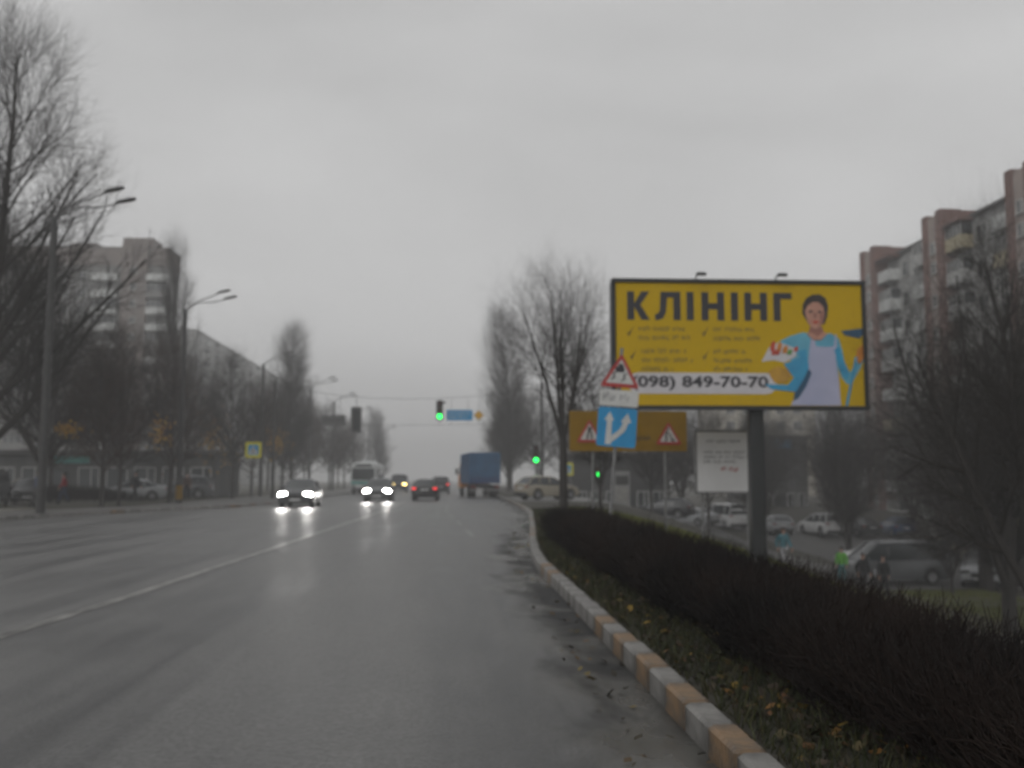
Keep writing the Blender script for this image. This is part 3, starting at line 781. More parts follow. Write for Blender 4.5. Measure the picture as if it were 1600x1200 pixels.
# clusters of leaves still hanging on a few of the left trees
def leaf_cloud(name, n, centre, ext, size, palette, seed, flat=False):
    r = np.random.default_rng(seed)
    c = r.normal(0, 1, (n, 3)) * np.array(ext) * .5 + np.array(centre)
    a = r.normal(0, 1, (n, 3)); a /= np.linalg.norm(a, axis=1, keepdims=True)
    b = np.cross(a, r.normal(0, 1, (n, 3))); b /= np.linalg.norm(b, axis=1, keepdims=True)
    s = size * r.uniform(.6, 1.3, (n, 1))
    v = np.stack([c - a * s, c - b * s * .55, c + a * s, c + b * s * .55], 1).reshape(-1, 3)
    return quads_mesh(name, v, palette, r)
def quads_mesh(name, v, palette, r, m='leaf'):
    n = len(v) // 4
    me = bpy.data.meshes.new(name); me.vertices.add(4 * n); me.vertices.foreach_set('co', v.reshape(-1).astype(np.float32))
    me.loops.add(4 * n); me.loops.foreach_set('vertex_index', np.arange(4 * n, dtype=np.int32))
    me.polygons.add(n); me.polygons.foreach_set('loop_start', (np.arange(n) * 4).astype(np.int32))
    colr = np.array(palette)[r.integers(0, len(palette), n)] * r.uniform(.7, 1.15, (n, 1))
    at_ = me.attributes.new('tint', 'FLOAT_COLOR', 'FACE'); at_.data.foreach_set('color', np.concatenate([colr, np.ones((n, 1))], 1).reshape(-1).astype(np.float32))
    me.materials.append(M[m]); me.update(calc_edges=True)
    return me
YEL = [(.50, .27, .02), (.42, .20, .02), (.55, .34, .03)]
link('leaves', leaf_cloud('leaves', 160, (0, 0, 0), (.9, .8, .45), .09, YEL, 1), t, (-2.0, -.3, 4.6))
link('leaves', leaf_cloud('leaves', 120, (0, 0, 0), (.6, .6, 1.0), .09, YEL, 2), t2, (-3.1, -1.2, 4.2))
link('leaves', leaf_cloud('leaves', 260, (0, 0, 0), (1.4, 1.4, 2.0), .12, YEL, 3), row[1], (2.4, 2.6, 4.2))
link('leaves', leaf_cloud('leaves', 220, (0, 0, 0), (1.2, 1.2, 1.2), .12, YEL, 4), row[2], (-2.2, -.8, 4.9))
link('leaves', leaf_cloud('leaves', 220, (0, 0, 0), (2.6, 2.0, 2.6), .07, [(.22, .09, .03), (.28, .13, .04)], 5), row[0], (.3, .2, 5.2))

# ------------------------------------------------------------------ hedge, verge grass and fallen leaves
def hedge(name, label, x0f, w, y0, y1, H, n, seed, zf, m='hedge_twig'):
    r = np.random.default_rng(seed)
    y = r.uniform(y0, y1, n); bulge = .10 * np.sin(y * 1.9) + .07 * np.sin(y * 4.3 + 1)
    tz = r.beta(1.5, 1.1, n); tx = r.uniform(0, 1, n)
    xs0 = tx * 3
    Hh = (H + np.clip(.016 * (y - 6), 0, .20) * (y1 < 30)) * (1 + .10 * np.sin(y * 2.3 + 2) + .08 * np.sin(y * 5.1) + .06 * np.sin(y * 11.7 + xs0)) * np.where(r.uniform(0, 1, n) > .985, r.uniform(1.15, 1.5, n), 1.0)
    xs = np.array([x0f(q) for q in y]) + (tx + (tx - .5) * .12 * np.sin(y * 3)) * w * (1 - .18 * tz) + bulge * .5
    zb = np.array([zf(a, b) for a, b in zip(xs, y)])
    p = np.stack([xs, y, zb + tz * Hh * .82], 1)
    d = r.normal(0, .55, (n, 3)); d[:, 2] = np.abs(d[:, 2]) + .75; d[:, 0] += (tx - .5) * .8; d /= np.linalg.norm(d, axis=1, keepdims=True)
    ln = r.uniform(.10, .30, (n, 1)) * (1.15 - .4 * tz[:, None])
    mid = p + d * ln; d2 = d + r.normal(0, .35, (n, 3)); d2 /= np.linalg.norm(d2, axis=1, keepdims=True); e = mid + d2 * ln * .8
    rr = r.uniform(.0025, .0055, n)
    s = np.concatenate([np.concatenate([p, mid, rr[:, None], rr[:, None] * .8], 1), np.concatenate([mid, e, rr[:, None] * .8, rr[:, None] * .4], 1)])
    root = thing(name, label, 'hedge', (0, 0, 0))
    link('twigs', segs_mesh('twigs', s, m, 3), root)['kind'] = 'stuff'
    k = int((y1 - y0) * 9); yy = r.uniform(y0, y1, k); xx = np.array([x0f(q) for q in yy]) + r.uniform(.1, .9, k) * w
    zz = np.array([zf(a, b) for a, b in zip(xx, yy)])
    b0 = np.stack([xx, yy, zz - .05], 1); b1 = b0 + np.stack([r.normal(0, .08, k), r.normal(0, .08, k), r.uniform(.4, .8, k) * H], 1)
    link('stems', segs_mesh('stems', np.concatenate([b0, b1, np.full((k, 1), .012), np.full((k, 1), .006)], 1), m, 4), root)['kind'] = 'stuff'
    return root
hg = hedge('hedge', 'long dark leafless hedge beside the painted right kerb', lambda y: float(np.interp(y, [2, 6, 18, 24], [2.0, 1.98, 1.95, 2.15])), 1.05, 2.2, 20.5, .31, 58000, 5, terr)
# a few brown leaves kept in the near end of the hedge
r = np.random.default_rng(9); n = 1500
hv = np.stack([r.uniform(2.2, 3.0, n), r.uniform(2.3, 6.5, n) , r.uniform(.25, .42, n)], 1)
a = r.normal(0, 1, (n, 3)); a /= np.linalg.norm(a, axis=1, keepdims=True); b = np.cross(a, r.normal(0, 1, (n, 3))); b /= np.linalg.norm(b, axis=1, keepdims=True)
s = r.uniform(.012, .026, (n, 1))
lv = link('leaves', quads_mesh('leaves', np.stack([hv - a * s, hv - b * s * .6, hv + a * s, hv + b * s * .6], 1).reshape(-1, 3), [(.05, .026, .016), (.07, .032, .016), (.03, .02, .013)], r), hg); lv['kind'] = 'stuff'
hedge('hedge', 'dark low hedge on the left pavement below the shop row', lambda y: -46.0, 27.0, 62.0, 63.0, 1.0, 26000, 6, lambda x, y: .05)

hedge('hedge', 'second dark shrub row between the left pavement and parked cars', lambda y: -34.0, 15.4, 58.6, 59.4, .9, 20000, 8, lambda x, y: .05)
def grass(name, n, xs, ys, zf, hmin, hmax, pal, seed, width=.004):
    r = np.random.default_rng(seed); x = r.uniform(0, 1, n); y = ys[0] + (ys[1] - ys[0]) * r.uniform(0, 1, n) ** 1.3
    X = np.array([xs(b)[0] + (xs(b)[1] - xs(b)[0]) * a for a, b in zip(x, y)]); Z = np.array([zf(a, b) for a, b in zip(X, y)])
    h = r.uniform(hmin, hmax, n); t = r.uniform(0, 6.28, n); w = width * (1 + y / 10); lean = r.normal(0, .5, (n, 2)) * h[:, None]
    p = np.stack([X, y, Z - .01], 1); dx = np.stack([np.cos(t) * w, np.sin(t) * w, np.zeros(n)], 1); tip = p + np.stack([lean[:, 0], lean[:, 1], h], 1)
    v = np.stack([p - dx, p + dx, tip + dx * .3, tip - dx * .3], 1).reshape(-1, 3)
    o = link(name, quads_mesh(name, v, pal, r, 'grass')); tag(o, kind='stuff'); return o
GR = [(.030, .038, .013), (.046, .050, .016), (.058, .055, .022), (.022, .028, .011), (.035, .028, .016)]
g = grass('verge_grass', 26000, lambda y: (xr(y) + .18, 2.3 if y < 22 else xr(y) + 2.5), (2.0, 42), terr, .03, .11, GR, 21)
tag(g, 'short wet grass along the right kerb', 'grass')
g = grass('bank_grass', 90000, lambda y: (4.5, 24), (24, 43), terr, .06, .16, [(.13, .15, .025), (.16, .16, .03), (.10, .115, .02)], 22, .0025)
tag(g, 'yellowish green grass on the bank below the billboard', 'grass')
def fallen(name, n, xs, ys, zf, size, pal, seed):
    r = np.random.default_rng(seed); y = ys[0] + (ys[1] - ys[0]) * r.uniform(0, 1, n) ** 1.4
    X = np.array([xs(b)[0] + (xs(b)[1] - xs(b)[0]) * a for a, b in zip(r.uniform(0, 1, n), y)]); Z = np.array([zf(a, b) for a, b in zip(X, y)])
    c = np.stack([X, y, Z + r.uniform(.012, .05, n)], 1); t = r.uniform(0, 6.28, n); tl = r.normal(0, .35, (n, 2))
    a = np.stack([np.cos(t), np.sin(t), tl[:, 0]], 1); b = np.stack([-np.sin(t), np.cos(t), tl[:, 1]], 1); s = size * r.uniform(.6, 1.4, (n, 1))
    o = link(name, quads_mesh(name, np.stack([c - a * s, c - b * s * .7, c + a * s, c + b * s * .7], 1).reshape(-1, 3), pal, r)); tag(o, kind='stuff'); return o
LV = [(.17, .085, .02), (.12, .055, .02), (.08, .045, .022), (.06, .04, .025), (.09, .07, .03), (.20, .13, .02), (.05, .034, .02), (.045, .03, .02)]
tag(fallen('fallen_leaves', 1500, lambda y: (xr(y) + .2, 2.25 if y < 22 else xr(y) + 2.2), (2.5, 36), terr, .035, LV, 31), 'fallen orange and brown leaves between kerb and hedge', 'leaves')
tag(fallen('gutter_leaves', 160, lambda y: (xr(y) - .45, xr(y) - .02), (3, 26), lambda x, y: road_z(x, y) - .006, .03, [(.05, .04, .022), (.09, .06, .03), (.03, .026, .018), (.16, .12, .03)], 32), 'wet leaves lying in the gutter beside right kerb', 'leaves')

# ------------------------------------------------------------------ street lamps
def street_lamp(label, x, y, z=.14, yellow=False, group='double armed street lamps along the left pavement'):
    root = thing('street_lamp', label, 'street lamp', (x, y, z), 0, group)
    MB().tube((0, 0, -.3), (0, 0, 11.05), .17, .115, 10).build('pole', 'pole_concrete', root, True)
    MB().tube((0, 0, 10.75), (0, 0, 11.3), .14, .10, 10).build('collar', 'dark_metal', root, True)
    for s, e, hz in ((-.25, 2.0, 12.2), (.28, 2.25, 11.95)):
        pts = [(0, 0, 11.1), (.25, s * .3, 11.45), (.8, s * .7, 11.75), (1.5, s, hz - .18), (e, s * 1.15, hz)]
        a = MB().path(pts, .032, 6).build('arm', 'lamp_metal', root, True)
        hd = MB().loft([[(e + q * 1.0 - .1, s * 1.15 + wy * math.cos(t), hz + .05 + q * .22 + wz * math.sin(t)) for t in np.linspace(0, 2 * math.pi, 9)[:-1]] for q, wy, wz in ((0, .05, .04), (.15, .13, .08), (.55, .16, .09), (.75, .12, .06))]).build('lamp_head', 'lamp_metal', a, True)
    if yellow:
        MB().tube((0, 0, .15), (0, 0, .95), .195, .192, 10, False).build('base_band', 'sign_yellow', root, True)
    return root
street_lamp('double armed street lamp nearest the camera at far left', -15.36, 37)
street_lamp('second left street lamp with a yellow band round its base', -15.9, 57, yellow=True)
street_lamp('third left street lamp standing left of the dense poplar', -16.6, 84)
for i, y in enumerate((105, 124, 147, 172, 200)):
    street_lamp(ORD[i] + ' small hazy street lamp beyond the left poplar toward the horizon', -15.6 + i * .15, y)
sl = random.Random(5)

# ------------------------------------------------------------------ billboard
def billboard():
    X0, X1, Z0, Z1 = -3.10, 3.06, -1.51, 1.52
    zc = 4.71; by = 23.0; bx = 7.02
    zg = terr(7.45, by)
    root = thing('billboard', 'big yellow billboard on a post advertising cleaning with a woman in apron', 'billboard', (bx, by, zc), R(-.3))
    fr = MB()
    for c, s in (((0, .06, Z1 + .045), (X1 - X0 + .18, .30, .09)), ((0, .06, Z0 - .045), (X1 - X0 + .18, .30, .09)), ((X0 - .045, .06, 0), (.09, .299, Z1 - Z0)), ((X1 + .045, .06, 0), (.09, .299, Z1 - Z0))): fr.box(((c[0] + (X0 + X1) / 2), c[1], c[2]), s)
    fr.build('frame', 'dark_metal', root)
    pn = MB().box(((X0 + X1) / 2, .06, 0), (X1 - X0, .2, Z1 - Z0)).build('panel', 'yellow_print', root)
    px_ = .405
    po = MB().box((px_, .32, (zg - .4 - zc + Z0 + .2) / 2), (.36, .30, -(zg - .4 - zc) + Z0 + .2), 0, .03).build('post', 'dark_metal', root)
    MB().box((px_, .32, Z0 + .3), (3.6, .16, .22)).box((px_, .32, .9), (3.6, .16, .16)).box((px_, .33, 0), (.3, .14, 2.6)).build('back_beam', 'dark_metal', root)
    for lx_ in (-1.10, .90):                                   # lamps over the top edge
        a = MB().path([(lx_, 0, Z1 + .09), (lx_, -.05, Z1 + .17), (lx_ + .04, -.35, Z1 + .16)], .018, 6).build('lamp_arm', 'dark_metal', root)
        MB().box((lx_ + .04, -.40, Z1 + .15), (.24, .12, .07), 0, .02).build('lamp_head', 'dark_metal', a)
    # printed headline, phone number on its white strip
    def w2x(p): return X0 + p * (X1 - X0)
    def w2z(p): return Z1 - p * (Z1 - Z0)
    fy = -.046
    def q(pts): return [(w2x((p * .25 - 2) / 385.), w2z((r_ * .25 - 11) / 193.)) for p, r_ in pts]
    T, B = 102, 282
    LET = [[[(78, T), (122, T), (122, 176), (166, T), (218, T), (160, 186), (218, B), (166, B), (122, 200), (122, B), (78, B)]],
           [[(285, T), (408, T), (408, B), (364, B), (364, 140), (326, 140), (318, 232), (300, 270), (272, B), (250, B), (250, 244), (270, 240), (280, 215)]],
           [[(446, T), (490, T), (490, B), (446, B)]],
           [[(538, T), (582, T), (582, 172), (636, 172), (636, T), (680, T), (680, B), (636, B), (636, 212), (582, 212), (582, B), (538, B)]],
           [[(722, T), (766, T), (766, B), (722, B)]],
           [[(806, T), (850, T), (850, 172), (904, 172), (904, T), (948, T), (948, B), (904, B), (904, 212), (850, 212), (850, B), (806, B)]],
           [[(988, T), (1104, T), (1104, 142), (1032, 142), (1032, B), (988, B)]]]
    for l_ in LET:
        MB().plate(q(l_[0]), fy, -.03).build('headline_letter', 'ink', root)
    z0, z1 = w2z(.905), w2z(.735); rr = (z1 - z0) / 2; xa, xb = w2x(.045), w2x(.60)
    cap = [(xa + rr - rr * math.sin(t), (z0 + z1) / 2 + rr * math.cos(t)) for t in np.linspace(0, math.pi, 8)] + [(xb + rr * math.sin(t), (z0 + z1) / 2 - rr * math.cos(t)) for t in np.linspace(0, math.pi, 8)]
    MB().plate(cap, -.046, -.03).build('phone_strip', 'print_white', root)
    text_mesh('phone_number', '(098) 849-70-70', 'ink', w2x(.607) - w2x(.06), w2x(.06), (z0 + z1) / 2, -.052, .028, (z1 - z0) * .70, root)
    # four ticked lines of small print
    for i, (u, v, rows_) in enumerate(((.09, .37, ((.0, .24, .38), (.0, .29, .455))), (.39, .37, ((.0, .22, .38), (.0, .26, .455))), (.10, .56, ((.0, .23, .56), (.0, .27, .635), (.0, .17, .705))), (.39, .56, ((.0, .17, .56), (.0, .20, .635), (.0, .18, .705))))):
        mb = MB()
        for k, (a, b, c) in enumerate(rows_): scribble(mb, w2x(u), w2x(u + b * .78), w2z(c), .115, -.043, 40 + i * 5 + k, .12)
        mb.build('small_print', 'ink_soft', root)['kind'] = 'stuff'
        tx, tz = w2x(u - .04), w2z(v + .04)
        MB().plate([(tx - .03, tz + .02), (tx + .005, tz - .10), (tx + .14, tz + .17), (tx + .012, tz - .015)], -.046, -.03).build('tick_mark', 'ink', root)
    # printed picture of the woman: flat shapes, a few mm apart
    def P2(pts, n=None): return [(w2x((x - 962) / 385.), w2z((y - 441) / 193.)) for x, y in pts]
    def shp(name, pts, m, lay, parent=root): return MB().plate(P2(pts), -.042 - .0035 * lay, -.035).build(name, m, parent)
    fig = shp('printed_figure', [(1218, 553), (1212, 545), (1216, 532), (1232, 524), (1252, 518), (1263, 520), (1284, 520), (1296, 519), (1308, 527), (1313, 545), (1316, 565), (1324, 581), (1330, 573), (1337, 560), (1344, 552), (1347, 560), (1340, 575), (1327, 597), (1319, 600), (1310, 588), (1306, 572), (1306, 600), (1302, 632), (1256, 632), (1248, 620), (1246, 600), (1236, 566)], 'print_blue', 0)
    shp('printed_apron', [(1262, 541), (1266, 520), (1269, 520), (1272, 540), (1288, 541), (1300, 540), (1303, 520), (1305, 521), (1304, 543), (1302, 560), (1306, 590), (1308, 633), (1230, 633), (1240, 612), (1252, 598), (1258, 572)], 'print_apron', 1, fig)
    shp('printed_neck', [(1260, 520), (1264, 508), (1282, 508), (1285, 518), (1280, 525), (1268, 526)], 'print_skin_shade', 2, fig)
    shp('printed_hair', [(1252, 488), (1253, 474), (1259, 463), (1268, 458), (1280, 457), (1289, 463), (1293, 476), (1291, 492), (1286, 505), (1262, 505)], 'print_hair', 3, fig)
    shp('printed_face', [(1256, 485), (1260, 476), (1268, 470), (1278, 470), (1285, 477), (1287, 490), (1283, 504), (1275, 512), (1268, 512), (1260, 503)], 'print_skin', 4, fig)
    shp('printed_eye', [(1262, 484), (1268, 483), (1268, 486), (1262, 487)], 'print_hair', 5, fig)
    shp('printed_eye', [(1276, 484), (1282, 484), (1282, 487), (1276, 487)], 'print_hair', 5, fig)
    shp('printed_mouth', [(1266, 501), (1272, 499), (1279, 501), (1272, 505)], 'print_red', 5, fig)
    shp('printed_nose', [(1270, 487), (1273, 487), (1275, 495), (1270, 496)], 'print_skin_shade', 5, fig)
    shp('printed_sleeve', [(1186, 565), (1198, 543), (1214, 534), (1226, 538), (1240, 544), (1240, 556), (1222, 566), (1205, 562)], 'print_white', 2, fig)
    shp('printed_bucket', [(1220, 568), (1256, 556), (1260, 572), (1252, 590), (1238, 612), (1200, 608), (1190, 600), (1226, 601), (1236, 590)], 'print_cyan', 3, fig)
    shp('printed_trousers', [(1234, 626), (1240, 590), (1258, 574), (1264, 582), (1254, 604), (1242, 622)], 'print_navy', 2, fig)
    shp('printed_glove', [(1196, 580), (1210, 572), (1226, 576), (1232, 588), (1222, 598), (1206, 598), (1200, 590)], 'print_glove', 4, fig)
    shp('printed_glove', [(1334, 562), (1336, 546), (1344, 537), (1347, 545), (1345, 560), (1340, 568)], 'print_orange', 3, fig)
    for i, (x, y, w, h, m) in enumerate(((1204, 540, 9, 16, 'print_red'), (1214, 541, 9, 14, 'print_orange'), (1223, 545, 9, 12, 'print_orange'), (1230, 549, 9, 9, 'print_green'), (1240, 544, 8, 8, 'print_red'), (1208, 550, 14, 8, 'print_red'))):
        shp('printed_bottle', [(x - w / 2, y + h / 2), (x - w / 2 + 2, y - h * .2), (x + 1, y - h / 2), (x + w / 2, y - h / 2 + 2), (x + w / 2 - 2, y + h / 2)], m, 5 + i % 3, fig)
    shp('printed_shade', [(1300, 545), (1308, 540), (1316, 566), (1322, 584), (1318, 592), (1308, 578)], 'print_cyan', 5, fig)
    shp('printed_shade', [(1244, 548), (1256, 544), (1258, 570), (1250, 574)], 'print_cyan', 4, fig)
    shp('printed_collar', [(1258, 521), (1268, 530), (1280, 530), (1290, 520), (1284, 517), (1275, 525), (1266, 519)], 'print_skin', 6, fig)
    shp('printed_cheek', [(1279, 487), (1286, 484), (1286, 496), (1281, 505), (1276, 509), (1279, 498)], 'print_skin_shade', 5, fig)
    mop = shp('printed_mop', [(1315, 633), (1333, 556), (1336, 557), (1319, 633)], 'print_cyan', 4, fig)
    shp('mop_head', [(1312, 515), (1346, 511), (1347, 520), (1340, 527), (1318, 522)], 'print_navy', 4, mop)
billboard()

# ------------------------------------------------------------------ road signs
def tri(cx_, z0, s, r=.0): h = s * .866; return [(cx_ - s / 2, z0), (cx_ + s / 2, z0), (cx_, z0 + h)]
def rounded(x0, x1, z0, z1, r, n=4):
    P_ = []
    for cx_, cz, a in ((x1 - r, z1 - r, 0), (x0 + r, z1 - r, 90), (x0 + r, z0 + r, 180), (x1 - r, z0 + r, 270)):
        P_ += [(cx_ + r * math.cos(R(a + 90 * k / n)), cz + r * math.sin(R(a + 90 * k / n))) for k in range(n + 1)]
    return P_
def tri_r(cx_, z0, s, r):
    h = s * .866; P_ = []
    for px_, pz, a in ((cx_ - s / 2 + r * 1.732, z0 + r, 150), (cx_ + s / 2 - r * 1.732, z0 + r, 270), (cx_, z0 + h - 2 * r, 30)):
        P_ += [(px_ + r * math.cos(R(a + 120 * k / 4)), pz + r * math.sin(R(a + 120 * k / 4))) for k in range(5)]
    return P_
def warning(parent, cx_, z0, s, y, name='warning_triangle'):
    t_ = MB().plate(tri_r(cx_, z0, s, .035), y, y + .02).build(name, 'sign_red', parent)
    k = s * .13; MB().plate(tri_r(cx_, z0 + k * .75, s - k * 2.3, .012), y - .004, y).build('triangle_face', 'sign_white', t_)
    return t_
def curve_mark(mb, pts, w, y):
    for (a, b) in zip(pts[:-1], pts[1:]):
        dx, dz = b[0] - a[0], b[1] - a[1]; l_ = math.hypot(dx, dz); nx, nz = -dz / l_ * w / 2, dx / l_ * w / 2
        mb.plate([(a[0] - nx, a[1] - nz), (b[0] - nx, b[1] - nz), (b[0] + nx, b[1] + nz), (a[0] + nx, a[1] + nz)], y - .003, y)
    return mb
def lane_signs():
    zg = terr(2.75, 17.5)
    root = thing('road_sign', 'slippery road triangle over white plate and blue lane sign on leaning post', 'road sign', (2.80, 17.5, zg), 0)
    root.rotation_euler = (0, R(4.6), R(-3))
    MB().tube((0, .05, -.4), (0, .05, 3.72), .032, .032, 8).build('post', 'grey_metal', root, True)
    t_ = warning(root, 0, 2.98, .74, -.01)
    mb = MB()
    curve_mark(mb, [(-.17, 3.12), (-.10, 3.17), (-.14, 3.22), (-.06, 3.28)], .025, -.016); curve_mark(mb, [(.02, 3.10), (.09, 3.15), (.05, 3.20), (.12, 3.25)], .025, -.016)
    mb.plate(rounded(-.10, .07, 3.26, 3.36, .03), -.019, -.014); mb.plate([(-.06, 3.36), (-.03, 3.42), (.03, 3.42), (.05, 3.36)], -.019, -.014)
    mb.build('skid_symbol', 'ink', t_)
    p = MB().plate(rounded(-.36, .36, 2.63, 2.93, .03), -.01, .01).build('lower_plate', 'sign_white', root)
    mb = MB(); scribble(mb, -.30, .30, 2.79, .12, -.013, 3, .2); mb.build('plate_text', 'notice_text', p)['kind'] = 'stuff'
    b = MB().plate(rounded(-.36, .36, 1.88, 2.60, .05), -.01, .01).build('lane_panel', 'sign_blue', root)
    a = MB(); s = 1.88
    a.plate([(-.20, s + .04), (-.09, s + .04), (-.10, s + .48), (-.06, s + .48), (-.145, s + .64), (-.24, s + .48), (-.19, s + .48)], -.016, -.01)
    a.build('lane_arrow', 'sign_white', b)
    a = MB(); a.plate([(-.09, s + .08), (.02, s + .17), (.15, s + .30), (.21, s + .46), (.26, s + .46), (.18, s + .63), (.06, s + .46), (.11, s + .46), (.06, s + .34), (-.02, s + .26), (-.09, s + .205)], -.016, -.01)
    a.build('lane_arrow', 'sign_white', b)
lane_signs()
def works_board():
    x0, x1, z0, z1, y = 3.36, 6.86, 2.24, 3.42, 28.0
    root = thing('roadworks_board', 'brownish yellow board with two red warning triangles behind the blue sign', 'road sign', (5.11, y, 0), R(1.5))
    MB().plate(rounded(x0 - 5.11, x1 - 5.11, z0, z1, .05), -.015, .015).build('panel', 'sign_yellow', root)
    for q in (-1.05, 1.1):
        MB().tube((q, .055, terr(5.11 + q, y) - .3), (q, .055, z1 - .1), .04, .04, 8).build('post', 'grey_metal', root, True)
    t_ = warning(root, -1.16, 2.50, .78, -.04)
    mb = MB(); curve_mark(mb, [(-1.22, 2.60), (-1.22, 2.74), (-1.19, 2.80), (-1.19, 2.95)], .055, -.046); curve_mark(mb, [(-1.10, 2.60), (-1.10, 2.74), (-1.13, 2.80), (-1.13, 2.95)], .055, -.046); mb.build('narrowing_symbol', 'ink', t_)
    t_ = warning(root, 1.20, 2.44, .78, -.04)
    mb = MB(); mb.disc((1.18, -.047, 2.90), .035, .004, 8); curve_mark(mb, [(1.16, 2.85), (1.10, 2.72), (1.14, 2.62), (1.10, 2.54)], .05, -.046); curve_mark(mb, [(1.15, 2.81), (1.24, 2.72), (1.30, 2.58)], .035, -.046); mb.plate([(1.24, 2.54), (1.40, 2.54), (1.33, 2.62)], -.049, -.044); mb.build('worker_symbol', 'ink', t_)
    mb = MB(); scribble(mb, .20, .72, 2.62, .14, -.018, 77, .2); mb.build('board_text', 'ink', root)['kind'] = 'stuff'
works_board()
def notice():
    root = thing('notice_board', 'white square notice board with a red line of print beside billboard post', 'sign board', (7.13, 25.0, 0), R(-2))
    MB().plate([(-.755, 1.10), (.755, 1.10), (.755, 2.66), (-.755, 2.66)], -.02, .03).build('panel', 'notice_white', root)
    fr = MB()
    for c, s in (((0, .02, 2.69), (1.63, .1, .06)), ((0, .02, 1.07), (1.63, .1, .06)), ((-.785, .02, 1.88), (.06, .099, 1.56)), ((.785, .02, 1.88), (.06, .099, 1.56))): fr.box(c, s)
    fr.build('frame', 'grey_metal', root)
    for q in (-.6, .6): MB().tube((q, .08, terr(7.13 + q, 25) - .3), (q, .08, 2.6), .04, .04, 8).build('leg', 'grey_metal', root, True)
    mb = MB()
    for k, (z, a, b) in enumerate(((2.42, -.5, .45), (2.13, -.58, .55), (2.00, -.58, .6), (1.88, -.58, .3))): scribble(mb, a, b, z, .09, -.023, 60 + k, .15)
    mb.build('printed_lines', 'notice_text', root)['kind'] = 'stuff'
    mb = MB(); scribble(mb, -.12, .38, 1.68, .11, -.024, 91, .2); mb.build('red_line', 'sign_red', root)['kind'] = 'stuff'
notice()
def ped_figure(mb, cx_, z0, s, y):
    mb.disc((cx_, y, z0 + s * .9), s * .09, .003, 8)
    curve_mark(mb, [(cx_, z0 + s * .78), (cx_ - s * .02, z0 + s * .42), (cx_ - s * .2, z0)], s * .13, y); curve_mark(mb, [(cx_, z0 + s * .45), (cx_ + s * .17, z0 + s * .22), (cx_ + s * .22, z0)], s * .11, y)
    curve_mark(mb, [(cx_ - s * .22, z0 + s * .52), (cx_, z0 + s * .72), (cx_ + s * .22, z0 + s * .52)], s * .09, y)
def crossing_sign(label, x, y, z, s, zg):
    root = thing('crossing_sign', label, 'road sign', (x, y, 0), 0, 'pedestrian crossing signs')
    MB().plate(rounded(-s / 2, s / 2, z - s / 2, z + s / 2, .06), -.01, .01).build('backing_board', 'sign_lime', root)
    b = MB().plate(rounded(-s * .33, s * .33, z - s * .33, z + s * .33, .04), -.018, -.01).build('sign_panel', 'sign_blue', root)
    t_ = MB().plate(tri_r(0, z - s * .26, s * .6, .01), -.024, -.018).build('triangle_face', 'sign_white', b)
    mb = MB(); ped_figure(mb, 0, z - s * .22, s * .34, -.027); mb.build('walker_symbol', 'ink', b)
    MB().tube((0, .05, zg - .2), (0, .05, z + s * .4), .035, .035, 8).build('post', 'grey_metal', root, True)
crossing_sign('blue pedestrian crossing sign on lime board at left kerb', -12.75, 62, 3.3, 1.0, .1)
crossing_sign('distant pedestrian crossing sign on lime board behind the fanned tree', 9.4, 80, 2.3, 1.05, terr(9.4, 80))

# ------------------------------------------------------------------ traffic signals
def signal_head(root, x, y, z, facing=-1, lit=True, s=1.0):
    """three-lamp head; z is the height of the green lamp"""
    h = MB().box((x, y, z + .33 * s), (.34 * s, .22 * s, 1.02 * s), 0, .03).build('signal_head', 'dark_metal', root)
    for k, m in enumerate(('green_lamp' if lit else 'lamp_off', 'lamp_off_amber', 'lamp_off_red')):
        zc = z + .33 * s * k; yf = y + facing * .112 * s
        MB().disc((x, yf - (.02 if facing < 0 else -.0), zc), .125 * s, .02, 16).build('lamp_lens', m, h)
        vs = MB()
        for q in range(8):
            a0, a1 = R(5 + q * 170 / 8), R(5 + (q + 1) * 170 / 8); rr = .14 * s
            vs.plate([(x + rr * math.cos(a0), zc + rr * math.sin(a0)), (x + rr * math.cos(a1), zc + rr * math.sin(a1)), (x + (rr + .012) * math.cos(a1), zc + (rr + .012) * math.sin(a1)), (x + (rr + .012) * math.cos(a0), zc + (rr + .012) * math.sin(a0))], yf + facing * .17 * s, yf)
        vs.build('visor', 'black', h)
    return h
YJ = 68.0
